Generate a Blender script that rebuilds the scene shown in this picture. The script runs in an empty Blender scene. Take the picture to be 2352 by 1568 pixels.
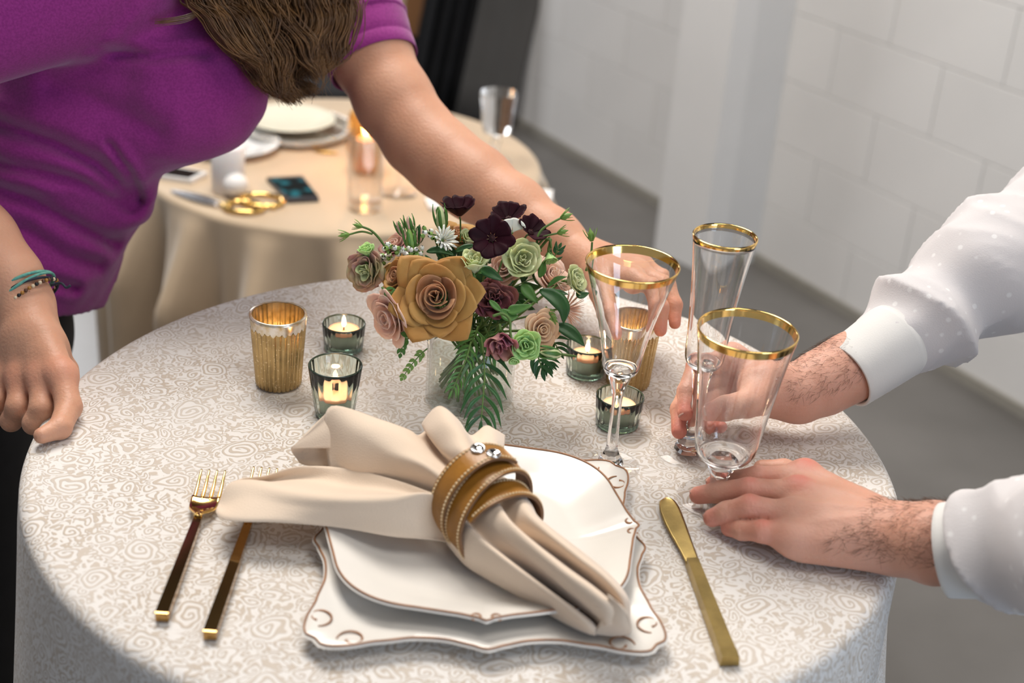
import bpy, math, random
import numpy as np
from mathutils import Vector, Matrix

random.seed(7)
RNG = np.random.default_rng(11)
SC = bpy.context.scene
COL = SC.collection

# ------------------------------------------------------------------ camera
FPX = 3267.0                                   # focal length for a 2352 px wide frame
CAM = np.array([0.034, -1.173, 1.75])
_p, _r = math.radians(26.5), math.radians(4.3)
FW = np.array([0.0, math.cos(_p), -math.sin(_p)])
_rt = np.array([1.0, 0.0, 0.0]); _up = np.cross(_rt, FW)
RT = math.cos(_r) * _rt + math.sin(_r) * _up
UP = -math.sin(_r) * _rt + math.cos(_r) * _up
cd = bpy.data.cameras.new('camera'); cam = bpy.data.objects.new('camera', cd); COL.objects.link(cam)
cam.matrix_world = Matrix([[RT[i], UP[i], -FW[i], CAM[i]] for i in range(3)] + [[0, 0, 0, 1]])
cd.sensor_width = 36.0; cd.lens = 36.0 * FPX / 2352.0
cd.clip_start = 0.05
cd.dof.use_dof = True; cd.dof.focus_distance = 1.37; cd.dof.aperture_fstop = 4.1
SC.camera = cam

# ------------------------------------------------------------------ world, lamps, exposure
W = bpy.data.worlds.new('room_light'); SC.world = W; W.use_nodes = True
W.node_tree.nodes['Background'].inputs['Color'].default_value = (0.90, 0.93, 1.0, 1)
W.node_tree.nodes['Background'].inputs['Strength'].default_value = 0.25
def area(name, loc, target, size, power, color, sy=None):
    d = bpy.data.lights.new(name, 'AREA'); d.energy = power; d.color = color
    d.shape = 'RECTANGLE'; d.size = size; d.size_y = sy or size
    o = bpy.data.objects.new(name, d); COL.objects.link(o); o.location = loc
    o.rotation_euler = (Vector(target) - Vector(loc)).to_track_quat('-Z', 'Y').to_euler()
    return o
area('ceiling_light', (-0.6, 1.45, 3.8), (0.0, 0.2, 1.0), 1.5, 106, (1.0, 0.94, 0.87))
area('ceiling_light_front', (0.9, -0.7, 3.8), (0.6, 0.9, 0.9), 1.3, 26, (1.0, 0.95, 0.89))
area('window_light', (2.6, -3.0, 1.7), (0.4, 0.0, 1.0), 1.4, 42, (0.62, 0.79, 1.0), 1.9)
area('added_back_light', (-2.3, 4.55, 1.75), (-0.6, 0.0, 0.8), 1.3, 42, (0.95, 0.97, 1.0), 1.9)  # unseen lamp added to brighten the glossy left floor and backlight the table
SC.view_settings.view_transform = 'Standard'; SC.view_settings.look = 'None'
SC.view_settings.exposure = 0.36; SC.view_settings.gamma = 1.0
SC.view_settings.use_curve_mapping = False
SC.cycles.use_denoising = True
SC.cycles.max_bounces = 14; SC.cycles.transmission_bounces = 12; SC.cycles.transparent_max_bounces = 16

# ------------------------------------------------------------------ helpers
TZ = 1.05                                      # top of the near table
TZ2 = 0.75                                     # top of the far table
def ray(x, y): return FW + (x - 1176.0) / FPX * RT - (y - 784.0) / FPX * UP
def G(x, y, z=0.0, base=TZ):                   # point seen at a photo pixel, z above the table
    d = ray(x, y); return CAM + (base + z - CAM[2]) / d[2] * d
def Q(x, y, dep): return CAM + dep * ray(x, y) # point seen at a photo pixel at that depth
def A(*v): return np.array(v, float)
def nrm(v): v = np.asarray(v, float); return v / max(1e-9, np.linalg.norm(v))

OFF = {}
def thing(name, label, cat, loc, group=None):
    o = bpy.data.objects.new(name, None); COL.objects.link(o); o.location = tuple(loc)
    o.empty_display_size = 0.02
    o['label'] = label; o['category'] = cat
    if group: o['group'] = group
    OFF[o] = np.array(loc, float); return o
def tag(o, label, cat, group=None):
    o['label'] = label; o['category'] = cat
    if group: o['group'] = group
    return o
def mk(name, V, F, mat, parent=None, smooth=True, org=None, uv=None, sharp=None):
    V = np.asarray(V, float).reshape(-1, 3)
    off = OFF[parent] if parent is not None else (np.array(org, float) if org is not None else np.zeros(3))
    me = bpy.data.meshes.new(name)
    if isinstance(F, np.ndarray):
        n, k = F.shape; me.vertices.add(len(V)); me.vertices.foreach_set('co', (V - off).astype(np.float32).ravel())
        me.loops.add(n * k); me.loops.foreach_set('vertex_index', F.astype(np.int32).ravel())
        me.polygons.add(n); me.polygons.foreach_set('loop_start', np.arange(0, n * k, k, dtype=np.int32))
        me.update(calc_edges=True)
    else:
        me.from_pydata((V - off).tolist(), [], [tuple(int(i) for i in f) for f in F])
    me.validate(); 
    if smooth:
        me.polygons.foreach_set('use_smooth', np.ones(len(me.polygons), dtype=bool))
        if sharp: 
            try: me.set_sharp_from_angle(angle=math.radians(sharp))
            except Exception: pass
    if uv is not None:
        l = me.uv_layers.new(name='UVMap'); vi = np.empty(len(me.loops), np.int32); me.loops.foreach_get('vertex_index', vi)
        l.data.foreach_set('uv', np.asarray(uv, np.float32)[vi].ravel())
    me.materials.append(mat)
    o = bpy.data.objects.new(name, me); COL.objects.link(o)
    if parent is not None:
        o.parent = parent; OFF[o] = OFF[parent]
    else:
        o.location = tuple(off); OFF[o] = off
    return o
def struct(o): o['kind'] = 'structure'; return o
class MB:                                       # mesh collector
    def __init__(s): s.v = []; s.f = []; s.n = 0
    def add(s, V, F):
        V = np.asarray(V, float).reshape(-1, 3); b = s.n
        s.v.append(V); s.f += [tuple(int(i) + b for i in f) for f in F]; s.n += len(V); return s
    def build(s, name, mat, parent=None, **k): return mk(name, np.concatenate(s.v), s.f, mat, parent, **k)

def grid_faces(n, m, cu=False, cv=False):       # n rows, m columns
    F = []
    for i in range(n if cu else n - 1):
        for j in range(m if cv else m - 1):
            F.append((i * m + j, i * m + (j + 1) % m, ((i + 1) % n) * m + (j + 1) % m, ((i + 1) % n) * m + j))
    return F
def box(c, s, R=None):
    c = A(*c); s = A(*s) / 2
    V = np.array([(x, y, z) for x in (-1, 1) for y in (-1, 1) for z in (-1, 1)]) * s
    if R is not None: V = V @ np.asarray(R).T
    return V + c, [(0, 1, 3, 2), (4, 6, 7, 5), (0, 4, 5, 1), (2, 3, 7, 6), (0, 2, 6, 4), (1, 5, 7, 3)]
def bbox_(c, s, bev, R=None):                    # bevelled box
    c = A(*c); h = A(*s) / 2; V = []
    for x in (-1, 1):
        for y in (-1, 1):
            for z in (-1, 1):
                for ax in range(3):
                    p = A(x, y, z) * (h - bev); p[ax] = (x, y, z)[ax] * h[ax]; V.append(p)
    V = np.array(V)
    def i(x, y, z, a): return ((x * 2 + y) * 2 + z) * 3 + a
    F = []
    for a in range(3):
        b, d = (a + 1) % 3, (a + 2) % 3
        for s_ in (0, 1):
            q = []
            for (u, w) in ((0, 0), (1, 0), (1, 1), (0, 1)):
                k = [0, 0, 0]; k[a] = s_; k[b] = u; k[d] = w; q.append(i(*k, a))
            F.append(q if s_ else q[::-1])
        for u in (0, 1):
            for w in (0, 1):
                k0 = [0, 0, 0]; k0[b] = u; k0[d] = w; k1 = list(k0); k1[a] = 1
                F.append([i(*k0, b), i(*k1, b), i(*k1, d), i(*k0, d)])
    for x in (0, 1):
        for y in (0, 1):
            for z in (0, 1): F.append([i(x, y, z, 0), i(x, y, z, 1), i(x, y, z, 2)])
    if R is not None: V = V @ np.asarray(R).T
    return V + c, F
def lathe(prof, n=48, flute=None, capb=False, capt=False):
    V = []; m = len(prof)
    for i, (r, z) in enumerate(prof):
        for j in range(n):
            t = 2 * math.pi * j / n; rr = r
            if flute: rr = flute(r, z, t, i)
            V.append((rr * math.cos(t), rr * math.sin(t), z))
    F = grid_faces(m, n, cv=True)
    if capb: F.append(tuple(range(n))[::-1])
    if capt: F.append(tuple((m - 1) * n + j for j in range(n)))
    return np.array(V), F
def frames(P):
    P = np.asarray(P, float); T = np.gradient(P, axis=0); T /= np.maximum(1e-9, np.linalg.norm(T, axis=1))[:, None]
    n = np.cross(T[0], A(0, 0, 1)); 
    if np.linalg.norm(n) < .1: n = np.cross(T[0], A(1, 0, 0))
    n = nrm(n); N = []
    for t in T:
        n = nrm(n - (n @ t) * t); N.append(n)
    N = np.array(N); return T, N, np.cross(T, N)
def tube(P, r, n=8, cap=True, flat=None, twist=None):
    P = np.asarray(P, float); m = len(P); r = np.broadcast_to(np.asarray(r, float), (m,))
    T, N, B = frames(P); a = np.arange(n) * 2 * math.pi / n
    fl = 1.0 if flat is None else flat
    V = P[:, None, :] + r[:, None, None] * (np.cos(a)[None, :, None] * N[:, None, :] + fl * np.sin(a)[None, :, None] * B[:, None, :])
    F = grid_faces(m, n, cv=True)
    if cap: F.append(tuple(range(n))[::-1]); F.append(tuple((m - 1) * n + j for j in range(n)))
    return V.reshape(-1, 3), F
def crom(P, k=8, closed=False):                  # Catmull-Rom resampling along axis 0
    P = np.asarray(P, float); n = len(P)
    if closed: ext = lambda i: P[i % n]
    else: ext = lambda i: P[i] if 0 <= i < n else (2 * P[0] - P[1] if i < 0 else 2 * P[-1] - P[-2])
    out = []
    for i in range(n if closed else n - 1):
        p0, p1, p2, p3 = ext(i - 1), ext(i), ext(i + 1), ext(i + 2)
        for j in range(k):
            t = j / k
            out.append(.5 * ((2 * p1) + (-p0 + p2) * t + (2 * p0 - 5 * p1 + 4 * p2 - p3) * t * t + (-p0 + 3 * p1 - 3 * p2 + p3) * t ** 3))
    if not closed: out.append(P[-1])
    return np.array(out)
def patch(ctrl, ku=6, kv=6):                     # control grid (n, m, 3) -> smooth grid
    g = crom(np.asarray(ctrl, float), ku); g = crom(np.swapaxes(g, 0, 1), kv); return np.swapaxes(g, 0, 1)
def sheet(g, th):                                # grid of points -> closed thin solid
    n, m, _ = g.shape
    du = np.gradient(g, axis=0); dv = np.gradient(g, axis=1); N = np.cross(du, dv)
    N /= np.maximum(1e-9, np.linalg.norm(N, axis=2))[:, :, None]
    V = np.concatenate([(g + N * th / 2).reshape(-1, 3), (g - N * th / 2).reshape(-1, 3)])
    F = grid_faces(n, m); k = n * m
    F = [tuple(f[::-1]) for f in F] + [tuple(i + k for i in f) for f in F]
    ring = [j for j in range(m)] + [i * m + m - 1 for i in range(1, n)] + [(n - 1) * m + j for j in range(m - 2, -1, -1)] + [i * m for i in range(n - 2, 0, -1)]
    for a_, b_ in zip(ring, ring[1:] + ring[:1]): F.append((a_, b_, b_ + k, a_ + k))
    return V, F
def Rz(a): c, s = math.cos(a), math.sin(a); return np.array([[c, -s, 0], [s, c, 0], [0, 0, 1.]])
def basis(n, up=(0, 0, 1), spin=0.0):            # columns x,y,z with z = n
    z = nrm(n); x = np.cross(up, z)
    if np.linalg.norm(x) < 1e-3: x = np.cross((0, 1, 0), z)
    x = nrm(x); y = np.cross(z, x); c, s = math.cos(spin), math.sin(spin)
    return np.array([c * x + s * y, -s * x + c * y, z]).T

# ---- signed distance field modelling (one continuous surface for bodies and clothes)
def seg(a, b, ra, rb): return ('c', A(*a), A(*b), ra, rb)
def ell(c, r, R=None): return ('e', A(*c), A(*r), np.eye(3) if R is None else np.asarray(R))
def chain(P, r): return [seg(P[i], P[i + 1], r[i], r[i + 1]) for i in range(len(P) - 1)]
def _pd(pr, X):
    if pr[0] == 'c':
        a, b, ra, rb = pr[1:]; ab = (b - a).astype(np.float32); q = X - a.astype(np.float32)
        t = np.clip(q @ ab / max(1e-9, float(ab @ ab)), 0, 1)
        return np.linalg.norm(q - t[..., None] * ab, axis=-1) - (ra + (rb - ra) * t)
    c, r, R = pr[1:]; q = (X - c.astype(np.float32)) @ R.astype(np.float32)
    k0 = np.linalg.norm(q / r.astype(np.float32), axis=-1); k1 = np.linalg.norm(q / (r * r).astype(np.float32), axis=-1)
    return k0 * (k0 - 1) / np.maximum(k1, 1e-6)
def _pb(pr):
    if pr[0] == 'c': m = max(pr[3], pr[4]); return np.minimum(pr[1], pr[2]) - m, np.maximum(pr[1], pr[2]) + m
    m = max(pr[2]); return pr[1] - m, pr[1] + m
class SDF:
    def __init__(s, prims, res):
        lo = np.min([_pb(p)[0] for p in prims], axis=0) - 4 * res; hi = np.max([_pb(p)[1] for p in prims], axis=0) + 4 * res
        s.res = res; s.lo = lo; s.sh = np.ceil((hi - lo) / res).astype(int) + 1
    def new(s): return np.full(s.sh, 1.0, np.float32)
    def pts(s, i0, i1):
        ax = [s.lo[k] + s.res * np.arange(i0[k], i1[k]) for k in range(3)]
        return np.stack(np.meshgrid(*ax, indexing='ij'), -1).astype(np.float32)
    def add(s, V, prims, k):
        for pr in prims:
            lo, hi = _pb(pr); m = k + .012
            i0 = np.maximum(0, np.floor((lo - m - s.lo) / s.res).astype(int)); i1 = np.minimum(s.sh, np.ceil((hi + m - s.lo) / s.res).astype(int) + 1)
            if (i1 <= i0).any(): continue
            sl = tuple(slice(a, b) for a, b in zip(i0, i1)); d = _pd(pr, s.pts(i0, i1)); v = V[sl]
            h = np.clip(.5 + .5 * (v - d) / k, 0, 1); V[sl] = v * (1 - h) + d * h - k * h * (1 - h)
        return V
    @staticmethod
    def join(V, U, k):
        h = np.clip(.5 + .5 * (V - U) / k, 0, 1); return V * (1 - h) + U * h - k * h * (1 - h)
    def cut(s, V, prims, k):                      # carve
        U = s.add(s.new(), prims, 1e-4); return -SDF.join(-V, U, k)
    def band(s, V, fn, w=None):                   # add fn(points) near the surface
        idx = np.argwhere(np.abs(V) < (w or 4 * s.res)); P = s.lo + idx * s.res
        V[tuple(idx.T)] += fn(P).astype(np.float32); return V
    def mesh(s, V):
        S = V < 0; sh = np.array(V.shape) - 1
        c = [S[a:sh[0] + a, b:sh[1] + b, d:sh[2] + d] for a in (0, 1) for b in (0, 1) for d in (0, 1)]
        cnt = sum(x.astype(np.int8) for x in c); act = (cnt > 0) & (cnt < 8)
        idx = np.argwhere(act); cid = np.full(sh, -1, np.int32); cid[act] = np.arange(len(idx))
        offs = np.array([(a, b, d) for a in (0, 1) for b in (0, 1) for d in (0, 1)])
        vals = np.stack([V[tuple((idx + o).T)] for o in offs], 1)
        acc = np.zeros((len(idx), 3)); num = np.zeros(len(idx))
        for i in range(8):
            for j in range(i + 1, 8):
                if np.abs(offs[i] - offs[j]).sum() != 1: continue
                a, b = vals[:, i], vals[:, j]; x = (a < 0) != (b < 0); t = np.where(x, a / np.where(x, a - b, 1), 0)
                acc += np.where(x[:, None], offs[i] + t[:, None] * (offs[j] - offs[i]), 0); num += x
        P = s.lo + s.res * (idx + acc / num[:, None]); F = []
        for ax in range(3):
            o = np.zeros(3, int); o[ax] = 1
            a = S[tuple(slice(0, V.shape[k] - o[k]) for k in range(3))]; b = S[tuple(slice(o[k], V.shape[k]) for k in range(3))]
            e = np.argwhere(a != b); u, w = (ax + 1) % 3, (ax + 2) % 3
            e = e[(e[:, u] > 0) & (e[:, w] > 0) & (e[:, u] < sh[u]) & (e[:, w] < sh[w])]
            du = np.zeros(3, int); dw = np.zeros(3, int); du[u] = 1; dw[w] = 1
            q = np.stack([cid[tuple((e - du - dw).T)], cid[tuple((e - dw).T)], cid[tuple(e.T)], cid[tuple((e - du).T)]], 1)
            fl = a[tuple(e.T)]; q[~fl] = q[~fl][:, ::-1]; F.append(q)
        return P, np.concatenate(F)
def vnoise(P, sc, seed=0):                        # smooth lattice noise in [-1, 1]
    r = np.random.default_rng(seed).uniform(-1, 1, (32, 32, 32)); X = np.asarray(P) * sc; i = np.floor(X).astype(int); f = X - i; f = f * f * (3 - 2 * f); out = 0
    for a in (0, 1):
        for b in (0, 1):
            for c in (0, 1):
                w = (f[:, 0] if a else 1 - f[:, 0]) * (f[:, 1] if b else 1 - f[:, 1]) * (f[:, 2] if c else 1 - f[:, 2])
                out = out + w * r[(i[:, 0] + a) % 32, (i[:, 1] + b) % 32, (i[:, 2] + c) % 32]
    return out
def folds(P, ax, fa, fb, seed):                   # creases running across ax
    ax = nrm(ax); s = nrm(np.cross(ax, A(.3, .5, .8))); t = np.cross(ax, s); K = np.stack([P @ ax * fa, P @ s * fb, P @ t * fb], 1); n = vnoise(K, 1.0, seed)
    return 1 - 2 * np.abs(n) ** .8
def merge(parts):
    V = []; F = []; n = 0
    for v, f in parts: V.append(v); F.append(np.asarray(f) + n); n += len(v)
    return np.concatenate(V), np.concatenate(F)

# ------------------------------------------------------------------ materials
def mat(name, col, rough=.5, metal=0.0, spec=.5, trans=0.0, ior=1.45, sss=0.0, sssr=(1, .3, .2), sheen=0.0, emit=None, es=0.0,
        var=0.0, vs=30.0, col2=None, bump=0.0, bs=200.0, coat=0.0, vdet=3.0, aniso=None):
    m = bpy.data.materials.new(name); m.use_nodes = True; nt = m.node_tree; b = nt.nodes['Principled BSDF']
    c4 = tuple(col) + (1,); b.inputs['Base Color'].default_value = c4
    b.inputs['Roughness'].default_value = rough; b.inputs['Metallic'].default_value = metal
    b.inputs['Specular IOR Level'].default_value = spec; b.inputs['Transmission Weight'].default_value = trans
    b.inputs['IOR'].default_value = ior; b.inputs['Coat Weight'].default_value = coat
    if sss: b.inputs['Subsurface Weight'].default_value = sss; b.inputs['Subsurface Radius'].default_value = sssr; b.inputs['Subsurface Scale'].default_value = .006
    if sheen: b.inputs['Sheen Weight'].default_value = sheen
    if emit: b.inputs['Emission Color'].default_value = tuple(emit) + (1,); b.inputs['Emission Strength'].default_value = es
    tc = nt.nodes.new('ShaderNodeTexCoord')
    if var or col2:
        n = nt.nodes.new('ShaderNodeTexNoise'); n.inputs['Scale'].default_value = vs; n.inputs['Detail'].default_value = vdet
        nt.links.new(tc.outputs['Object'], n.inputs['Vector'])
        mx = nt.nodes.new('ShaderNodeMix'); mx.data_type = 'RGBA'
        a = col2 or tuple(min(1, c * (1 - var)) for c in col)
        mx.inputs['A'].default_value = tuple(a) + (1,); mx.inputs['B'].default_value = c4
        rp = nt.nodes.new('ShaderNodeMapRange'); rp.inputs['From Min'].default_value = .35; rp.inputs['From Max'].default_value = .65
        nt.links.new(n.outputs['Fac'], rp.inputs['Value']); nt.links.new(rp.outputs['Result'], mx.inputs['Factor'])
        nt.links.new(mx.outputs['Result'], b.inputs['Base Color'])
    if bump:
        n2 = nt.nodes.new('ShaderNodeTexNoise'); n2.inputs['Scale'].default_value = bs; n2.inputs['Detail'].default_value = 4
        nt.links.new(tc.outputs['Object'], n2.inputs['Vector'])
        bp = nt.nodes.new('ShaderNodeBump'); bp.inputs['Strength'].default_value = bump; bp.inputs['Distance'].default_value = .002
        nt.links.new(n2.outputs['Fac'], bp.inputs['Height']); nt.links.new(bp.outputs['Normal'], b.inputs['Normal'])
    return m
def nd(m, kind, **k):
    n = m.node_tree.nodes.new(kind)
    for a, v in k.items(): setattr(n, a, v)
    return n
def ln(m, a, b): m.node_tree.links.new(a, b)
def mth(m, op, a, b=None, c=None):
    n = nd(m, 'ShaderNodeMath', operation=op)
    for i, v in enumerate((a, b, c)):
        if v is None: continue
        if isinstance(v, (int, float)): n.inputs[i].default_value = v
        else: ln(m, v, n.inputs[i])
    return n.outputs[0]
def thin_glass(name, tint, refl=1.0, rough=.02, ior=1.5):   # thin walled glass: tinted transmission + Fresnel mirror
    m = bpy.data.materials.new(name); m.use_nodes = True; nt = m.node_tree; nt.nodes.clear()
    o = nd(m, 'ShaderNodeOutputMaterial'); t = nd(m, 'ShaderNodeBsdfTransparent'); g = nd(m, 'ShaderNodeBsdfGlossy')
    t.inputs['Color'].default_value = tuple(tint) + (1,); g.inputs['Roughness'].default_value = rough
    f = nd(m, 'ShaderNodeFresnel'); ge = nd(m, 'ShaderNodeNewGeometry')
    ln(m, mth(m, 'ADD', mth(m, 'MULTIPLY', ge.outputs['Backfacing'], 1.0 / ior - ior), ior), f.inputs['IOR'])
    lw = mth(m, 'MULTIPLY', f.outputs[0], refl); mx = nd(m, 'ShaderNodeMixShader')
    ln(m, mth(m, 'MINIMUM', lw, 1.0), mx.inputs[0]); ln(m, t.outputs[0], mx.inputs[1]); ln(m, g.outputs[0], mx.inputs[2]); ln(m, mx.outputs[0], o.inputs[0])
    return m

M = {}
M['gold'] = mat('polished_gold', (.86, .58, .20), .12, 1.0)
M['brass'] = mat('brushed_gold', (.44, .32, .12), .30, 1.0, var=.25, vs=60, bump=.05, bs=400)
M['darkgold'] = mat('dark_polished_gold', (.50, .33, .12), .10, 1.0)
M['crystal'] = mat('clear_crystal', (1, 1, 1), 0.0, trans=1.0, ior=1.50)
M['wood'] = mat('table_wood', (.25, .15, .08), .6, var=.4)
M['steel'] = mat('steel', (.6, .6, .62), .25, 1.0, var=.05)
M['black'] = mat('black_cloth', (.008, .008, .01), .8, var=.3)

# ------------------------------------------------------------------ setting
def concrete():
    m = mat('polished_concrete', (.17, .16, .15), .30, spec=.5, col2=(.115, .108, .10), vs=1.6, bump=.05, bs=60, vdet=8)
    return m
M['floor'] = concrete()
M['paint'] = mat('white_block_paint', (.72, .705, .685), .62, var=.05, vs=2.5, bump=.25, bs=180)
M['mortar'] = mat('painted_mortar', (.74, .725, .705), .7, var=.05, bump=.3, bs=120)
V, F = box((0.5, 2.6, -.05), (9, 13, .1)); struct(mk('floor', V, F, M['floor'], smooth=False))
wd = nrm(A(.545, -.838, 0))                       # direction of the block wall, running towards the camera
W0 = A(-.30, 4.73, 0)                              # far end of the wall foot
wn = A(-wd[1], wd[0], 0) * -1                      # into the room
if wn[0] > 0: wn = -wn
WL = 6.2
Rw = np.array([wd, -wn, (0, 0, 1)]).T
back, Fb = box((0, 0, 0), (WL, .10, 3.3)); back = back @ Rw.T + W0 + wd * WL / 2 - wn * .055 + A(0, 0, 1.65)
wall = struct(mk('wall_right', back, Fb, M['mortar'], smooth=False, org=W0))
bl, bf = bbox_((0, 0, 0), (.3982, .02, .1982), .002); bme = None
for c in range(16):
    for k in range(-1, 16):
        s = .4 * k + (.2 if c % 2 else 0) + .2
        if s < .1 or s > WL - .1: continue
        if bme is None:
            o = mk('block', bl @ Rw.T, bf, M['paint'], wall, smooth=False); bme = o.data
            bme.vertices.foreach_set('co', (bl @ Rw.T).astype(np.float32).ravel())
        else:
            o = bpy.data.objects.new('block', bme); COL.objects.link(o); o.parent = wall
        o.location = tuple(wd * s + A(0, 0, .1 + .2 * c) - wn * .0065)
# pier standing proud of the wall
pf = [A(.56, 3.35, 0), A(.468, 3.07, 0), A(.602, 2.925, 0), A(.672, 2.955, 0), A(1.0, 3.2, 0)]
n = len(pf); V = [p for p in pf] + [p + A(0, 0, 3.3) for p in pf]
F = [(i, (i + 1) % n, n + (i + 1) % n, n + i) for i in range(n)] + [tuple(range(n, 2 * n)), tuple(range(n))[::-1]]
struct(mk('wall_pier', V, F, M['paint'], smooth=False, org=pf[1]))
# skirting line along the wall foot
V, F = box((0, 0, 0), (WL, .012, .03)); V = V @ Rw.T + W0 + wd * WL / 2 + wn * .013 + A(0, 0, .015)
struct(mk('baseboard_right', V, F, mat('grey_beige_base', (.30, .28, .24), .6, var=.1), smooth=False, org=W0))
V, F = box((0.2, 3.2, 4.15), (9, 9, .1)); struct(mk('ceiling', V, F, mat('dark_ceiling', (.035, .03, .028), .8, var=.2), smooth=False))
# back of the room: brown wooden partition
M['brownwood'] = mat('brown_wood_panel', (.36, .17, .07), .5, col2=(.24, .11, .045), vs=5, bump=.1, bs=30)
wb = struct(mk('wall_back', *box((-2.2, 4.86, 1.6), (4.6, .06, 3.2)), M['black'], smooth=False, org=(-2.2, 4.86, 0)))
for i in range(14):
    V, F = bbox_((-4.34 + .325 * i, 4.815, 1.66), (.318, .03, 2.96), .004)
    mk('plank', V, F, M['brownwood'], wb, smooth=False)
# dark drapes hanging on a slant in front of the partition
def drape(name, label, x0, x1, ybase, lean, matl, th=.012, wob=.02, nf=5):
    n, m_ = 16, 40; g = np.zeros((n, m_, 3))
    for i in range(n):
        z = 2.6 * i / (n - 1)
        for j in range(m_):
            u = j / (m_ - 1)
            g[i, j] = (x0 + (x1 - x0) * u + lean * z, ybase + wob * math.sin(u * nf * 6.283 + .4 * z), z + .004)
    V, F = sheet(g, th); o = mk(name, V, F, matl, org=((x0 + x1) / 2, ybase, 0)); tag(o, label, 'curtain'); return o
def floorx(px, py): return G(px, py, 0, 0)
drape('black_curtain', 'black curtain hanging on a slant behind the far table', -.47, -.20, 4.30, .16, M['black'])
drape('grey_curtain', 'dark grey curtain between the black curtain and the white block wall', -.26, -.035, 4.20, .16, mat('dark_grey_cloth', (.095, .09, .085), .8, var=.15, vs=3), nf=2, wob=.006)

# ------------------------------------------------------------------ near table and its cloth
def damask():
    m = bpy.data.materials.new('paisley_damask'); m.use_nodes = True; nt = m.node_tree; b = nt.nodes['Principled BSDF']
    uv = nd(m, 'ShaderNodeUVMap'); uv.uv_map = 'UVMap'
    nz = nd(m, 'ShaderNodeTexNoise'); nz.inputs['Scale'].default_value = 26; nz.inputs['Detail'].default_value = 2
    ln(m, uv.outputs[0], nz.inputs['Vector'])
    off = nd(m, 'ShaderNodeVectorMath', operation='SCALE'); sub = nd(m, 'ShaderNodeVectorMath', operation='SUBTRACT'); sub.inputs[1].default_value = (.5, .5, .5)
    ln(m, nz.outputs['Color'], sub.inputs[0]); ln(m, sub.outputs[0], off.inputs[0]); off.inputs['Scale'].default_value = .034
    co = nd(m, 'ShaderNodeVectorMath', operation='ADD'); ln(m, uv.outputs[0], co.inputs[0]); ln(m, off.outputs[0], co.inputs[1])
    def swirl(scale, pitch, turns, lim):
        vo = nd(m, 'ShaderNodeTexVoronoi', voronoi_dimensions='2D'); vo.inputs['Scale'].default_value = scale; vo.inputs['Randomness'].default_value = .8
        ln(m, co.outputs[0], vo.inputs['Vector'])
        d = nd(m, 'ShaderNodeVectorMath', operation='SUBTRACT'); ln(m, co.outputs[0], d.inputs[0]); ln(m, vo.outputs['Position'], d.inputs[1])
        sp = nd(m, 'ShaderNodeSeparateXYZ'); ln(m, d.outputs[0], sp.inputs[0])
        r = mth(m, 'SQRT', mth(m, 'ADD', mth(m, 'MULTIPLY', sp.outputs[0], sp.outputs[0]), mth(m, 'MULTIPLY', sp.outputs[1], sp.outputs[1])))
        th = mth(m, 'ARCTAN2', sp.outputs[1], sp.outputs[0])
        s = mth(m, 'SINE', mth(m, 'ADD', mth(m, 'MULTIPLY', r, 6.283 / pitch), mth(m, 'MULTIPLY', th, turns)))
        inside = mth(m, 'LESS_THAN', vo.outputs['Distance'], lim)
        return s, inside
    s1, in1 = swirl(13, .0058, 1.0, .21)
    s2, in2 = swirl(40, .0044, 1.0, .33)
    lb = nd(m, 'ShaderNodeTexNoise'); lb.inputs['Scale'].default_value = 112; lb.inputs['Detail'].default_value = 1; ln(m, co.outputs[0], lb.inputs['Vector'])
    s3 = mth(m, 'SINE', mth(m, 'MULTIPLY', lb.outputs['Fac'], 26.0))
    a = mth(m, 'ADD', mth(m, 'MULTIPLY', s2, in2), mth(m, 'MULTIPLY', s3, mth(m, 'SUBTRACT', 1.0, in2)))
    f = mth(m, 'ADD', mth(m, 'MULTIPLY', s1, in1), mth(m, 'MULTIPLY', a, mth(m, 'SUBTRACT', 1.0, in1)))
    mr = nd(m, 'ShaderNodeMapRange', interpolation_type='SMOOTHSTEP'); ln(m, f, mr.inputs['Value']); mr.inputs['From Min'].default_value = -.80; mr.inputs['From Max'].default_value = .10
    # wear of the weave: the ground shows more in some areas than in others
    big = nd(m, 'ShaderNodeTexNoise'); big.inputs['Scale'].default_value = 9; big.inputs['Detail'].default_value = 3; ln(m, uv.outputs[0], big.inputs['Vector'])
    bm_ = nd(m, 'ShaderNodeMapRange'); ln(m, big.outputs['Fac'], bm_.inputs['Value']); bm_.inputs['From Min'].default_value = .35; bm_.inputs['From Max'].default_value = .65; bm_.inputs['To Min'].default_value = .0; bm_.inputs['To Max'].default_value = .35
    fac = mth(m, 'MAXIMUM', mr.outputs['Result'], bm_.outputs['Result'])
    mx = nd(m, 'ShaderNodeMix', data_type='RGBA'); mx.inputs['A'].default_value = (.48, .405, .33, 1); mx.inputs['B'].default_value = (.69, .66, .63, 1)
    ln(m, fac, mx.inputs['Factor']); ln(m, mx.outputs['Result'], b.inputs['Base Color']); b.inputs['Roughness'].default_value = .85
    b.inputs['Sheen Weight'].default_value = .15; b.inputs['Specular IOR Level'].default_value = .2
    wv = nd(m, 'ShaderNodeTexNoise'); wv.inputs['Scale'].default_value = 900; ln(m, uv.outputs[0], wv.inputs['Vector'])
    bp = nd(m, 'ShaderNodeBump'); bp.inputs['Strength'].default_value = .55; bp.inputs['Distance'].default_value = .0012
    ln(m, mth(m, 'ADD', fac, mth(m, 'MULTIPLY', wv.outputs['Fac'], .25)), bp.inputs['Height']); ln(m, bp.outputs['Normal'], b.inputs['Normal'])
    return m
M['damask'] = damask()
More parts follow.
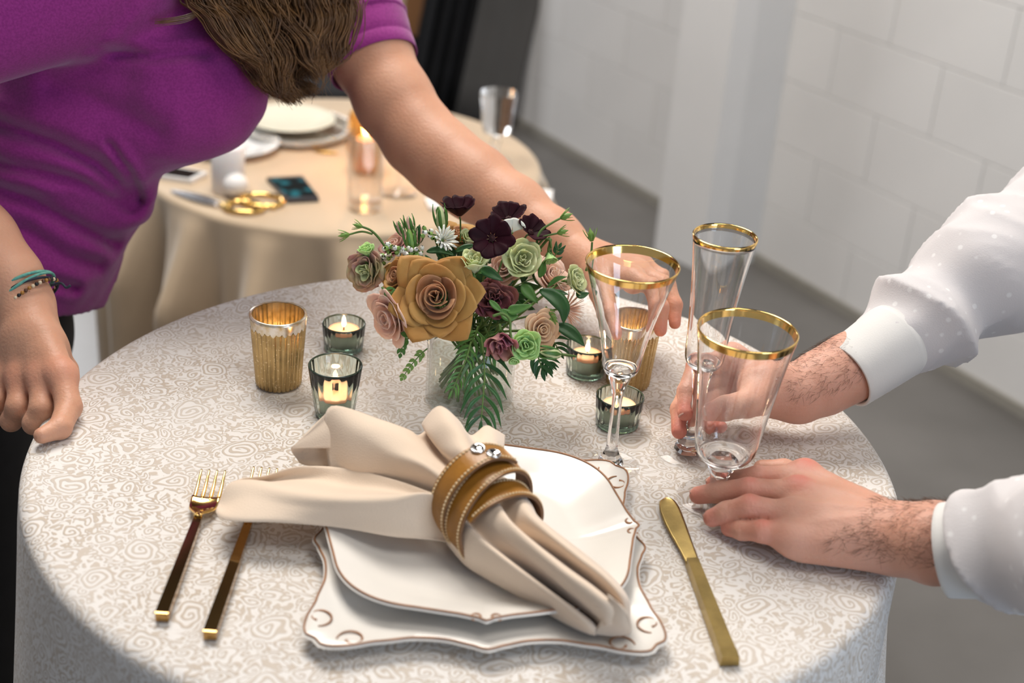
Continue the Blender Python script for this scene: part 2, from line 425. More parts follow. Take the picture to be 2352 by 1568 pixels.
def cloth(name, label, cx, cy, R, top, matl, nf, amp, drop, ph=0.0, rib=0.0, rise=None, gain=2.2):
    nt_, n = 240, 0; rows = []
    for i in range(14): rows.append((R * (i / 14.0) ** .8 * .97, 0.0, 'top'))
    for a in np.linspace(0, math.pi / 2, 7): rows.append((R * .97 + .012 * math.sin(a) + R * .0, .012 * (1 - math.cos(a)), 'top'))
    r0 = R * .97 + .012
    for d in np.linspace(.02, 1, 34): rows.append((r0, .012 + (drop - .012) * d, 'side'))
    V = []; UVs = []; s = 0; pr_ = None
    for (r, d, k) in rows:
        if pr_ is not None: s += math.hypot(r - pr_[0], d - pr_[1])
        pr_ = (r, d)
        for j in range(nt_):
            t = 2 * math.pi * j / nt_; rr = r; z = top - d
            if k == 'side':
                e = (d / drop); w = math.sin(nf * t + ph + .9 * math.sin(2 * t + ph)) + .35 * math.sin((2 * nf + 1) * t + 1.3)
                rr = r + amp * min(1, e * gain) ** 1.1 * (w * .5 + .42)
            elif rise is not None: z += rise(r / R, t)
            V.append((cx + rr * math.cos(t), cy + rr * math.sin(t), z)); UVs.append((s * math.cos(t), s * math.sin(t)))
    F = grid_faces(len(rows), nt_, cv=True); F = F[nt_:] if False else F
    o = mk(name, V, F, matl, uv=UVs, org=(cx, cy, top)); return tag(o, label, 'tablecloth')
def table(name, label, cx, cy, top, R):
    t = thing(name, label, 'table', (cx, cy, 0))
    V, F = lathe([(.001, top - .030), (R - .006, top - .030), (R, top - .024), (R, top - .008), (R - .004, top - .004), (.001, top - .004)], 64)
    mk('table_top', V + A(cx, cy, 0), F, M['wood'], t, sharp=40)
    V, F = lathe([(.03, .03), (.028, .3), (.03, top - .05), (.09, top - .032)], 24); mk('pole', V + A(cx, cy, 0), F, M['steel'], t)
    V, F = lathe([(.001, .0), (.24, .0), (.24, .012), (.06, .03), (.001, .035)], 40); mk('base', V + A(cx, cy, 0), F, M['steel'], t, sharp=40)
table('round_table', 'high round table under the white paisley cloth, in the foreground', 0, 0, TZ, .392)
cloth('tablecloth', 'white and taupe paisley damask cloth draped over the near round table', 0, 0, .410, TZ, M['damask'], 7, .046, 1.02, ph=.6, gain=3.2)

# ------------------------------------------------------------------ plates
M['china'] = mat('cream_glazed_china', (.71, .68, .635), .20, spec=.45, var=.03, vs=20)
M['rimline'] = mat('brown_rim_glaze', (.36, .17, .08), .3, var=.3, vs=80)
def interp_r(keys, a):
    a = a % (math.pi / 2); ks = keys + [(math.pi / 2 - k, r) for k, r in keys[::-1] if k < math.pi / 4 - 1e-6]
    xs = [k for k, _ in ks]; rs = [r for _, r in ks]; return xs, rs
def star(keys, n=288):
    d = math.pi / 180; ks = [(k * d, r) for k, r in keys]; ks += [(math.pi / 2 - k, r) for k, r in ks[::-1][1:]]
    P = []
    xs = np.array([k for k, _ in ks][:-1]); rs = np.array([r for _, r in ks][:-1])
    ext_x = np.concatenate([xs - math.pi / 2, xs, xs + math.pi / 2]); ext_r = np.concatenate([rs] * 3)
    o = []
    for i in range(n):
        a = 2 * math.pi * i / n; b = a % (math.pi / 2); k = np.searchsorted(ext_x, b, 'right') - 1
        x0, x1 = ext_x[k], ext_x[k + 1]; t = (b - x0) / (x1 - x0)
        p0, p1, p2, p3 = ext_r[k - 1], ext_r[k], ext_r[k + 1], ext_r[k + 2]
        o.append(.5 * (2 * p1 + (p2 - p0) * t + (2 * p0 - 5 * p1 + 4 * p2 - p3) * t * t + (-p0 + 3 * p1 - 3 * p2 + p3) * t ** 3))
    return np.array(o)
def scroll(c, r, a0, turns, sgn, n=26):
    t = np.linspace(0, 1, n); a = a0 + sgn * turns * 2 * math.pi * t; rr = r * (1 - .62 * t)
    return np.stack([c[0] + rr * np.cos(a), c[1] + rr * np.sin(a)], 1)
def plate(name, label, cx, cy, z0, rot, keys, sections, th, scrolls):
    t = thing(name, label, 'plate', (cx, cy, z0)); n = 288; R = star(keys, n); ang = np.arange(n) * 2 * math.pi / n + rot
    rows = []
    for (f, z, sq) in sections:                   # f fraction of outline, sq: 1 = follows outline, 0 = circle
        rr = f * (R * sq + R.mean() * (1 - sq)); rows.append(np.stack([cx + rr * np.cos(ang), cy + rr * np.sin(ang), np.full(n, z0 + z)], 1))
    V = np.concatenate(rows); F = grid_faces(len(rows), n, cv=True)
    F.append(tuple(range(n))[::-1]); F.append(tuple((len(rows) - 1) * n + j for j in range(n)))
    body = mk('dish', V, F, M['china'], t, sharp=50)
    zr = max(s[1] for s in sections); f_ = .985
    P = np.stack([cx + f_ * R * np.cos(ang), cy + f_ * R * np.sin(ang), np.full(n, z0 + zr + .0002)], 1)
    V, F = tube(np.concatenate([P, P[:1]]), .0009, 6, cap=False); mk('rim_line', V, F, M['rimline'], t)
    for (a, d, r, a0, turns, sg) in scrolls:
        for q in range(4):
            th_ = rot + a + q * math.pi / 2; c = (cx + d * math.cos(th_), cy + d * math.sin(th_))
            s2 = scroll(c, r, a0 + th_, turns, sg); P = np.c_[s2, np.full(len(s2), z0 + zr - .0016)]
            V, F = tube(P, np.linspace(.0007, .0013, len(P)), 6); mk('scroll', V, F, M['rimline'], t)
    return t
r5 = math.radians(5)
chg = plate('charger_plate', 'cream square charger plate with brown scrolled rim, lying on the paisley cloth', .021, -.181, TZ + .0012, r5,
      [(0, .141), (5, .137), (14, .134), (24, .141), (33, .160), (38, .178), (42, .1875), (45, .186)],
      [(.60, 0, 1), (.62, .0015, 1), (.90, .0070, 1), (.99, .0105, 1), (1.0, .0125, 1), (.985, .0140, 1), (.90, .0120, 1), (.74, .0085, .9), (.62, .0060, .85), (.5, .0055, .8), (.02, .0055, 0)], .004,
      [(math.radians(38.5), .164, .0115, .9, .95, 1), (math.radians(51.5), .164, .0115, -.9, .95, -1)])
sal = plate('dinner_plate', 'cream dinner plate with brown wavy rim, on top of the square charger', .0190, -.1680, TZ + .0085, r5,
      [(0, .137), (2.5, .1335), (10, .1305), (22, .1325), (35, .140), (45, .1425)],
      [(.58, 0, .6), (.60, .001, .6), (.86, .0105, 1), (.985, .0165, 1), (1.0, .0185, 1), (.985, .0200, 1), (.90, .0165, 1), (.80, .0110, .9), (.70, .0062, .8), (.62, .0042, .6), (.4, .0040, .3), (.02, .0040, 0)], .004,
      [(math.radians(3.2), .1285, .0050, .4, .95, 1), (math.radians(-3.2), .1285, .0050, -.4, .95, -1)])

# ------------------------------------------------------------------ cutlery
M['lacquer'] = mat('mirror_brown_gold', (.40, .24, .09), .09, 1.0, var=.1, vs=40)
def fork(label, p0, p1, p2):                     # p0 handle end, p1 neck, p2 tine tips (world xy)
    z = TZ + .002; p0 = A(*p0, 0); p2 = A(*p2, 0); ax = nrm(p2 - p0); sd = A(-ax[1], ax[0], 0); L = np.linalg.norm(p2 - p0); Ln = np.linalg.norm(A(*p1, 0) - p0)
    t = thing('fork', label, 'fork', (p0[0], p0[1], TZ + .001), 'gold forks left of the plates')
    def pt(s, w, h): return p0 + ax * s + sd * w + A(0, 0, z + h)
    # handle: square bar, slightly tapering and rising to the neck
    V = []; rows = [(0, .0048, .0, .0078), (.0015, .0052, .0, .0082), (Ln * .55, .0044, .0005, .0080), (Ln * .92, .0036, .0030, .0080), (Ln, .0032, .0052, .0082)]
    for (s, w, h0, h1) in rows: V += [pt(s, -w, h0), pt(s, w, h0), pt(s, w, h1), pt(s, -w, h1)]
    F = grid_faces(len(rows), 4, cv=True) + [(0, 1, 2, 3), tuple(4 * (len(rows) - 1) + k for k in (3, 2, 1, 0))]
    mk('handle', V, [f[::-1] for f in F], M['lacquer'], t, smooth=False)
    Lh = L - Ln; g = []
    for (f, w, h) in [(-.06, .003, .0088), (.0, .0034, .0085), (.10, .0072, .0062), (.22, .0112, .0040), (.36, .0125, .0034), (.50, .0125, .0045)]:
        g.append([pt(Ln + Lh * f, w * u, h + .0016 * (u * u)) for u in (-1, -.5, 0, .5, 1)])
    V, F = sheet(patch(np.array(g), 4, 3), .0022); mk('neck', V, F, M['gold'], t)
    for k in range(4):
        u = -.0105 + .007 * k; P = [pt(Ln + Lh * f, u, h) for f, h in ((.44, .0040), (.58, .0052), (.75, .0082), (.90, .0118), (1.0, .0140))]
        V, F = tube(crom(P, 4), np.linspace(.0021, .0009, 17), 8, flat=.7); mk('tine', V, F, M['gold'], t)
    return t
f1 = G(372, 1432)[:2]; fork('gold fork at the far left of the setting, its tines touching the napkin tip', f1, G(470, 1205)[:2], G(503, 1098)[:2] - A(.002, .012))
f2 = G(482, 1474)[:2]; fork('gold fork beside the charger plate, its head hidden under the napkin', f2, G(578, 1215)[:2], G(616, 1092)[:2] - A(0, .012))
k0, k1 = G(1675, 1532)[:2], G(1533, 1156)[:2]
t = thing('knife', 'brushed gold butter knife lying right of the plates', 'knife', (k0[0], k0[1], TZ + .001))
ax = nrm(A(*(k1 - k0), 0)); sd = A(ax[1], -ax[0], 0); L = np.linalg.norm(k1 - k0)
def kp(s, w, h): return A(*k0, TZ + .0015) + ax * s * L + sd * w + A(0, 0, h)
V = []; rows = [(0, .0078, .0, .0085), (.045, .0078, .0, .0092), (.05, .0074, .0, .0088), (.3, .0066, .0, .0085), (.55, .0058, .0, .0080), (.575, .0056, .0, .0078)]
for (s, w, a_, b_) in rows: V += [kp(s, -w, a_), kp(s, w, a_), kp(s, w * .85, b_), kp(s, -w * .85, b_)]
F = grid_faces(len(rows), 4, cv=True) + [(0, 1, 2, 3), tuple(4 * (len(rows) - 1) + k for k in (3, 2, 1, 0))]
mk('handle', V, F, M['brass'], t, smooth=False)
g = []
for (s, w0, w1) in [(.56, -.0056, .0056), (.64, -.0070, .0058), (.74, -.0098, .0062), (.84, -.0118, .0066), (.92, -.0116, .0064), (.97, -.0095, .0045), (.992, -.0060, .0015), (1.0, -.0030, -.0010)]:
    g.append([kp(s, w0 + (w1 - w0) * u, .0052 - .0018 * (1 - u)) for u in (0, .33, .66, 1)])
V, F = sheet(patch(np.array(g), 4, 3), .0018); mk('blade', V, F, M['brass'], t)

# ------------------------------------------------------------------ votives and tea lights
M['greenglass'] = mat('green_smoke_glass', (.80, .88, .79), .0, trans=1.0, ior=1.48)
M['greenbase'] = mat('green_glass_base', (.62, .86, .72), .03, trans=1.0, ior=1.5)
M['wax'] = mat('peach_wax', (.95, .52, .34), .45, sss=.5, sssr=(1, .5, .25), var=.05)
M['tincup'] = mat('dull_tin_cup', (.42, .45, .40), .45, .7, var=.1)
M['flame'] = mat('candle_flame', (1, .8, .5), .5, emit=(1.0, .78, .45), es=22)
M['wick'] = mat('wick', (.03, .02, .015), .9, var=.3)
def tealight(label, c, z, r, h=.0135, lit=1.0, wax=.0032):
    t = thing('tea_light', label, 'candle', (c[0], c[1], z), 'lit tea lights in green glass holders')
    V, F = lathe([(.001, .0), (r - .0006, .0), (r, .0008), (r, h), (r - .0006, h), (r - .0006, h - .002), (.001, h - .002)], 40); mk('cup', V + A(c[0], c[1], z), F, M['tincup'], t, sharp=40)
    V, F = lathe([(r - .0008, h - .0018), (r - .0005, h + wax * .6), (r - .0012, h + wax), (r * .8, h + wax - .0006), (.001, h + wax - .0009)], 40); mk('wax', V + A(c[0], c[1], z), F, M['wax'], t)
    zz = z + h + wax - .001
    V, F = tube([A(c[0], c[1], zz - .001), A(c[0], c[1], zz + .003), A(c[0] + .0008, c[1], zz + .006)], [.0007, .0007, .0005], 6); mk('wick', V, F, M['wick'], t)
    V, F = lathe([(.0003, .0), (.0016, .0015), (.0024, .0042), (.0019, .0080), (.0008, .0115), (.0001, .0135)], 14); mk('flame', V + A(c[0], c[1], zz + .0035), F, M['flame'], t)
    d = bpy.data.lights.new('flame_glow', 'POINT'); d.energy = .030 * lit; d.color = (1.0, .58, .33); d.shadow_soft_size = .004
    o = bpy.data.objects.new('flame_glow', d); COL.objects.link(o); o.parent = t; o.location = (0, 0, zz + .022 - z)
def green_votive(label, px, py, r0, r1, h, tl, nfl=24, lift=.005):
    c = G(px, py); t = thing('glass_votive_holder', label, 'candle holder', (c[0], c[1], TZ + .001), 'fluted green glass votive holders')
    def fl(r, z, a, i): return r * (1 + .022 * abs(math.sin(a * nfl / 2)) - .018) if 1 <= i <= 5 else r
    w = .0016; N = 144
    prof = [(.0008, 0), (r0 - .001, 0), (r0, .0015), (r0 + (r1 - r0) * .5, h * .5), (r1, h - .001), (r1, h - .0005), (r1 - w * .5, h), (r1 - w, h - .0008), (r0 + (r1 - r0) * .5 - w, h * .5), (r0 - w, lift + .0015), (r0 - w - .001, lift), (.0008, lift)]
    V, F = lathe(prof, N, fl); mk('glass', V + A(c[0], c[1], TZ + .001), F, M['greenglass'], t)
    V, F = lathe([(r1 - w * .5 + .0009 * math.cos(a), h + .0009 * math.sin(a)) for a in np.linspace(0, 6.283, 9)], 72); mk('rim', V + A(c[0], c[1], TZ + .001), F, M['greenrim'], t)
    V, F = lathe([(.0008, .0004), (r0 - .0012, .0004), (r0 - .0006, .002), (r0 - .0008, lift - .0006), (r0 - .003, lift - .0002), (.0008, lift - .0002)], N, lambda r, z, a, i: r * (1 + .01 * math.sin(a * nfl)) if 1 <= i <= 3 else r)
    mk('thick_base', V + A(c[0], c[1], TZ + .001), F, M['greenbase'], t)
    tealight(tl, c, TZ + .001 + lift + .0003, min(.0178, r0 - w - .0016))
M['greenrim'] = mat('dark_green_rim', (.03, .05, .035), .1, var=.2, spec=.6)
green_votive('low fluted green glass votive holder behind the tapered one, left of the vase', 789, 800, .0208, .0230, .0290, 'lit tea light in the low green holder left of the vase', lift=.0055)
green_votive('tall tapered fluted green glass votive holder touching the napkin corner', 769, 950, .0195, .0262, .0530, 'lit tea light deep inside the tall tapered green holder', nfl=20)
green_votive('low green glass votive holder right of the vase, half behind the wine glass', 1344, 857, .0208, .0228, .0330, 'lit tea light in the green holder nearest the vase on its right', lift=.0055)
green_votive('low fluted green glass votive holder behind the wine glass stem', 1417, 974, .0218, .0240, .0315, 'lit tea light in the green holder behind the wine glass stem', nfl=22)
def mercury():
    m = mat('gold_mercury_glass', (.62, .42, .15), .26, .85, var=.0); nt = m.node_tree; b = nt.nodes['Principled BSDF']
    tc = nd(m, 'ShaderNodeTexCoord'); n = nd(m, 'ShaderNodeTexNoise'); n.inputs['Scale'].default_value = 420; n.inputs['Detail'].default_value = 3; ln(m, tc.outputs['Object'], n.inputs['Vector'])
    n2 = nd(m, 'ShaderNodeTexNoise'); n2.inputs['Scale'].default_value = 45; ln(m, tc.outputs['Object'], n2.inputs['Vector'])
    r = nd(m, 'ShaderNodeMapRange'); ln(m, n.outputs['Fac'], r.inputs['Value']); r.inputs['From Min'].default_value = .62; r.inputs['From Max'].default_value = .70
    mx = nd(m, 'ShaderNodeMix', data_type='RGBA'); mx.inputs['A'].default_value = (.50, .35, .155, 1); mx.inputs['B'].default_value = (.92, .72, .44, 1); ln(m, r.outputs['Result'], mx.inputs['Factor'])
    m2 = nd(m, 'ShaderNodeMix', data_type='RGBA', blend_type='MULTIPLY'); m2.inputs['Factor'].default_value = .6; ln(m, mx.outputs['Result'], m2.inputs['A'])
    cr = nd(m, 'ShaderNodeMapRange'); ln(m, n2.outputs['Fac'], cr.inputs['Value']); cr.inputs['From Min'].default_value = .35; cr.inputs['From Max'].default_value = .6; cr.inputs['To Min'].default_value = .6
    ln(m, cr.outputs['Result'], m2.inputs['B']); ln(m, m2.outputs['Result'], b.inputs['Base Color'])
    return m
M['mercury'] = mercury()
M['mercury_in'] = mat('silvered_gold_lining', (.80, .68, .44), .2, .85, col2=(.50, .38, .18), vs=90)
M['silverrim'] = mat('worn_silver_rim', (.80, .76, .70), .22, .7, col2=(.62, .47, .25), vs=120)
def gold_votive(label, px, py, r0, r1, h, tl):
    c = G(px, py); t = thing('gold_votive_holder', label, 'candle holder', (c[0], c[1], TZ + .001), 'ribbed gold mercury glass votive holders'); o_ = A(c[0], c[1], TZ + .001)
    N = 30; zs = np.linspace(0, 1, 14); w = .0022
    def fl(r, z, a, i):
        k = min(1, (h - z) / (h * .22)) if z > h * .55 else 1
        return r + .0009 * k * (abs(math.sin(a * N / 2)) * 1.6 - 1)
    def rad(f): return r0 + (r1 - r0) * f ** 1.1
    P = [(.001, 0), (r0 - .0022, 0)] + [(rad(f), .0015 + (h * .90 - .0015) * f / .9) for f in zs if f <= .9]
    V, F = lathe(P, 240, fl); mk('outer_wall', V + o_, F, M['mercury'], t)
    P = [(r1 - w, h - .0004), (rad(.5) - w, h * .5), (r0 - w, .006), (.001, .005)]; V, F = lathe(P, 120, lambda r, z, a, i: r + .0004 * math.sin(a * N)); mk('inner_wall', V + o_, F, M['mercury_in'], t)
    def fr(r, z, a, i): return fl(r, z, a, i)
    V = []; n = 240
    for i in range(6):
        for j in range(n):
            a = 2 * math.pi * j / n; zb = h * .875 - .0022 * (abs(math.sin(a * N / 2)) * 1.2 + .8 * math.sin(a * 7) ** 2); z = zb + (h - zb) * min(i, 4) / 4
            r = rad(z / h) + .00045 if i < 5 else r1 - w
            V.append((r * math.cos(a), r * math.sin(a), z if i < 5 else h))
    mk('rim', np.array(V) + o_, grid_faces(6, n, cv=True), M['silverrim'], t)
    tealight(tl, c, TZ + .007, .0175, lit=.07)
gold_votive('tall ribbed gold mercury glass votive holder at the left of the table', 640, 881, .0228, .0282, .0785, 'lit tea light down inside the left gold votive holder')
gold_votive('ribbed gold votive holder gripped by the reaching woman, behind the wine glass', 1441, 882, .0225, .0278, .0760, 'lit tea light down inside the gold votive holder being set down')

# ------------------------------------------------------------------ stemware
M['clearfoot'] = thin_glass('clear_thin_glass', (.965, .965, .965), .5)
def goblet(name, label, px, py, prof_bowl, wall, prof_stem, foot_r, band, tilt=(0, 0), facets=6):
    c = G(px, py); o_ = A(c[0], c[1], TZ + .0012); t = thing(name, label, 'glass', o_)
    tx, ty = tilt
    def lean(V):
        V = np.array(V); V[:, 0] += V[:, 2] * tx; V[:, 1] += V[:, 2] * ty; return V + o_
    outer = crom(np.array(prof_bowl), 6); inner = []
    zb = outer[0][1]
    for (r, z) in outer[::-1]:
        inner.append((max(.0006, r - wall * (1 + .8 * max(0, 1 - (z - zb) / .02))), max(z, zb + .007)))
    top = outer[-1]; P = [tuple(p) for p in outer] + [(top[0] - wall * .5, top[1] + wall * .4)] + inner
    P = [p for p in P]; P[-1] = (.0006, P[-1][1])
    V, F = lathe([(.0006, zb)] + P, 96); mk('bowl', lean(V), F, M['crystal'], t)
    st = crom(np.array(prof_stem), 5)
    def fac(r, z, a, i):
        k = math.pi / facets; b = (a + math.pi) % (2 * k) - k; return r * (.35 + .65 * math.cos(k) / math.cos(b)) * 1.03
    V, F = lathe([tuple(p) for p in st], 72, fac, capb=True, capt=True); mk('stem', lean(V), F, M['crystal'], t)
    fr = foot_r; P = [(.0006, .0003), (fr - .001, .0002), (fr, .0008), (fr - .0008, .0016), (fr * .6, .0026), (fr * .30, .0046), (.0006, .0056)]
    V, F = lathe(P, 96); V = lean(V); mk('foot', V, F, M['clearfoot'], t)
    # gilded band round the lip
    zt = top[1]; sel = [tuple(p) for p in crom(np.array(prof_bowl), 24) if p[1] > zt - band]
    P = [(r + .0003, z) for r, z in sel] + [(top[0] - wall * .5, zt + wall * .5 + .0004)] + [(r - wall - .0003, z) for r, z in sel[::-1]]
    V, F = lathe(P, 96); mk('gold_rim', lean(V), F, M['gold'], t)
    return t
goblet('wine_glass', 'gold-rimmed crystal wine glass standing behind the corner of the square plate', 1400, 1072,
    [(.006, .0985), (.0135, .1000), (.0172, .1075), (.0192, .122), (.0250, .150), (.0340, .182), (.0418, .2085)], .0011,
    [(.0125, .0030), (.0110, .0080), (.0058, .0190), (.0050, .034), (.0046, .060), (.0052, .078), (.0086, .0900), (.0098, .0950), (.0085, .0990)], .0285, .0072)
goblet('champagne_flute', 'slim gold-rimmed champagne flute held by its stem behind the water glass', 1578, 1040,
    [(.006, .0930), (.0125, .0945), (.0172, .1010), (.0188, .112), (.0202, .140), (.0240, .185), (.0292, .2265)], .0011,
    [(.0130, .0030), (.0125, .0090), (.0078, .0180), (.0056, .028), (.0048, .050), (.0054, .068), (.0082, .0850), (.0092, .0900), (.0080, .0935)], .0320, .0042, tilt=(.03, 0))
goblet('water_goblet', 'large gold-rimmed crystal water goblet steadied by a hand on its foot', 1643, 1150,
    [(.008, .0420), (.0190, .0440), (.0262, .0520), (.0292, .066), (.0325, .095), (.0385, .140), (.0436, .1740)], .0012,
    [(.0120, .0030), (.0118, .0090), (.0085, .0140), (.0078, .020), (.0095, .028), (.0125, .035), (.0135, .0385), (.0110, .0425)], .0360, .0075, tilt=(.03, 0))

# ------------------------------------------------------------------ napkin and leather ring
M['linen'] = mat('beige_linen', (.72, .58, .45), .8, sheen=.3, spec=.2, var=.06, vs=14, bump=.25, bs=900)
def pg(rows): return np.array([[G(*p) for p in r] for r in rows])
nt_ = thing('napkin', 'beige linen napkin gathered through the leather ring on the plates', 'napkin', G(1100, 1240, .02))
L3 = pg([[(1075, 1135, .074), (1068, 1150, .066), (1066, 1170, .055), (1072, 1200, .040), (1078, 1235, .030), (1085, 1255, .026)],
         [(1010, 1136, .062), (1000, 1146, .060), (985, 1160, .058), (985, 1190, .046), (990, 1225, .034), (995, 1240, .030)],
         [(915, 1118, .046), (910, 1140, .044), (900, 1166, .052), (900, 1190, .046), (900, 1220, .034), (900, 1232, .030)],
         [(800, 1090, .036), (795, 1125, .032), (785, 1165, .044), (780, 1182, .042), (780, 1203, .034), (780, 1211, .031)],
         [(690, 1084, .036), (685, 1110, .028), (665, 1150, .036), (655, 1170, .036), (648, 1190, .034), (645, 1200, .031)],
         [(610, 1092, .034), (600, 1105, .028), (585, 1130, .032), (572, 1155, .034), (560, 1185, .033), (557, 1198, .030)],
         [(562, 1097, .030), (548, 1110, .028), (530, 1135, .029), (518, 1157, .031), (512, 1180, .031), (512, 1192, .029)],
         [(540, 1105, .029), (525, 1122, .028), (510, 1142, .028), (502, 1158, .029), (497, 1170, .029), (496, 1177, .029)]])
mkp = lambda n, g, k=6, th=.0012: mk(n, *sheet(patch(g, k, k), th), M['linen'], nt_)
L3[1:7, 1, 2] -= .002; L3[1:7, 2, 2] += .011; L3[1:6, 3, 2] += .004; L3[2:5, 0, 2] += .006; L3[2:5, 1, 2] += .006
mkp('long_fold', L3)
inner = [(1050, 1165, .050), (1052, 1156, .056), (1055, 1147, .062), (1062, 1138, .067), (1070, 1131, .070), (1078, 1126, .071), (1085, 1118, .074), (1092, 1112, .077), (1100, 1104, .080), (1108, 1098, .082), (1116, 1094, .080), (1124, 1094, .076), (1132, 1096, .07), (1140, 1100, .064)]
mid = [(900, 1112, .040), (880, 1085, .050), (885, 1040, .068), (930, 1035, .074), (985, 1050, .072), (1003, 1052, .064), (1018, 1046, .062), (1012, 1030, .076), (1040, 1010, .090), (1075, 1018, .090), (1100, 1040, .070), (1116, 1030, .066), (1138, 1030, .062), (1150, 1045, .05)]
mid2 = [(950, 1125, .044), (960, 1110, .054), (970, 1082, .070), (985, 1072, .076), (1020, 1080, .072), (1035, 1078, .066), (1050, 1076, .068), (1048, 1060, .080), (1068, 1048, .092), (1090, 1052, .092), (1108, 1062, .078), (1120, 1058, .072), (1138, 1058, .068), (1148, 1066, .056)]
outer = [(757, 1084, .034), (749, 1010, .056), (761, 933, .082), (880, 966, .078), (940, 988, .070), (960, 1000, .056), (982, 982, .052), (970, 972, .070), (1008, 933, .088), (1050, 962, .084), (1080, 1000, .060), (1115, 978, .062), (1136, 986, .060), (1160, 1000, .045)]
out2 = [(820, 1099, .036), (800, 1052, .052), (815, 985, .076), (900, 990, .078), (960, 1015, .072), (980, 1020, .060), (998, 1012, .056), (985, 998, .074), (1020, 970, .092), (1062, 988, .090), (1090, 1018, .066), (1114, 1002, .064), (1137, 1006, .061), (1158, 1020, .047)]
fan = pg([inner, mid2, mid, out2, outer])
mkp('pleated_fan', fan, 7)
flap = pg([[(762, 934, .080), (764, 985, .062), (764, 1030, .045), (764, 1070, .030)],
           [(725, 975, .068), (728, 1005, .056), (730, 1035, .042), (732, 1072, .030)],
           [(690, 1010, .058), (690, 1022, .052), (692, 1040, .040), (703, 1068, .030)],
           [(669, 1029, .052), (669, 1032, .050), (672, 1040, .044), (688, 1062, .032)]])
mkp('corner_flap', flap)
und = pg([[(765, 935, .078), (763, 985, .066), (760, 1029, .052)], [(725, 972, .068), (722, 1003, .060), (718, 1029, .052)], [(671, 1027, .0535), (670, 1028, .0530), (669, 1029, .0525)]])
mkp('turned_corner', und)
ra = nrm(A(.56, -.83, -.06)); rs = nrm(A(.83, .56, 0)); rz = np.cross(rs, ra); rz = rz if rz[2] > 0 else -rz
rc = A(.0255, -.1905, TZ + .0575)
cols = [[(1092, 1275, .018), (1150, 1335, .0165), (1230, 1392, .0165), (1300, 1432, .017), (1345, 1452, .019), (1368, 1458, .020)],
        [(1100, 1255, .034), (1155, 1305, .034), (1235, 1365, .034), (1305, 1412, .032), (1346, 1438, .030), (1366, 1450, .026)],
        [(1108, 1235, .046), (1162, 1284, .050), (1245, 1345, .046), (1315, 1396, .040), (1352, 1426, .034), (1368, 1443, .028)],
        [(1115, 1225, .046), (1180, 1285, .040), (1262, 1352, .026), (1330, 1402, .022), (1362, 1424, .022), (1374, 1440, .022)],
        [(1122, 1205, .062), (1190, 1260, .060), (1275, 1325, .056), (1345, 1378, .052), (1385, 1412, .046), (1396, 1436, .034)],
        [(1128, 1190, .074), (1200, 1240, .072), (1290, 1300, .068), (1360, 1350, .064), (1405, 1392, .056), (1416, 1430, .036)],
        [(1136, 1180, .070), (1210, 1235, .058), (1300, 1296, .050), (1372, 1350, .048), (1412, 1388, .044), (1424, 1430, .030)],
        [(1146, 1168, .082), (1228, 1212, .078), (1318, 1270, .072), (1390, 1325, .066), (1432, 1375, .056), (1438, 1428, .032)],
        [(1156, 1168, .078), (1240, 1210, .066), (1330, 1262, .056), (1402, 1322, .048), (1442, 1375, .040), (1446, 1432, .024)],
        [(1166, 1180, .052), (1244, 1222, .040), (1332, 1272, .028), (1400, 1330, .022), (1440, 1385, .020), (1446, 1440, .018)]]
SEC = [(-.0300, -.029), (-.0345, -.012), (-.0300, .008), (-.0210, .001), (-.0150, .018), (-.0050, .0245), (.0030, .0110), (.0140, .0245), (.0270, .0160), (.0345, -.010)]
def ringpt(k, u, sc=1.0): return rc + A(0, 0, -.0075) + ra * k + rs * SEC[u][0] * sc + rz * SEC[u][1] * sc
tail = np.swapaxes(np.array([[ringpt(-.012, i), ringpt(.018, i, 1.0), ringpt(.034, i) * .55 + G(*c[1]) * .45] + [G(*p) for p in c[2:]] for i, c in enumerate(cols)]), 0, 1)
mkp('tail', tail, 7)
loop = pg([[(1395, 1365, .066), (1420, 1385, .060), (1436, 1400, .054)], [(1398, 1372, .062), (1428, 1398, .056), (1446, 1420, .046)],
           [(1385, 1412, .044), (1428, 1432, .040), (1450, 1446, .026)], [(1370, 1440, .026), (1420, 1452, .022), (1440, 1456, .018)], [(1345, 1452, .018), (1390, 1458, .0175), (1425, 1460, .017)]])
mkp('turned_end', loop)

M['leather'] = mat('tan_leather', (.36, .155, .022), .34, spec=.5, var=.25, vs=40, bump=.12, bs=350)
M['leatheredge'] = mat('raw_leather_edge', (.20, .10, .045), .7, var=.3, vs=90)
M['thread'] = mat('waxed_thread', (.74, .55, .32), .6, var=.15, vs=200)
M['chrome'] = mat('chrome', (.75, .75, .75), .06, 1.0, var=.05)
ring = thing('napkin_ring', 'tan leather strap wound twice round the napkin, with cream stitching and silver snaps', 'napkin ring', rc)
def rp(t, off=0.0, w=0.0):                          # t in turns, 0 = top
    a = t * 2 * math.pi; q = 1 / (1 + math.exp(-(t - 1.02) * 8)); kv = .0425 - .0085 * q - .0034 * min(1, max(0, (t - 1.8) / .2)); kh = .0395 - .0030 * q
    kv += .0018 * max(0, 1 - abs(t) / .12); sh = -.0135 + .0255 * q
    return rc + rs * (kh + off) * math.sin(-a) + rz * ((kv + off) * math.cos(a) - .0075 * q) + ra * (sh + w)
ts = np.linspace(-.10, 2.16, 165); hw = .0118; th = .0026; V = []
for t in ts:
    V += [rp(t, th, -hw), rp(t, th, hw), rp(t, 0, hw), rp(t, 0, -hw)]
n = len(ts); F = grid_faces(n, 4, cv=True) + [(0, 1, 2, 3), tuple(4 * (n - 1) + k for k in (3, 2, 1, 0))]
strap = mk('strap', V, F, M['leather'], ring, sharp=50); strap.data.materials.append(M['leatheredge'])
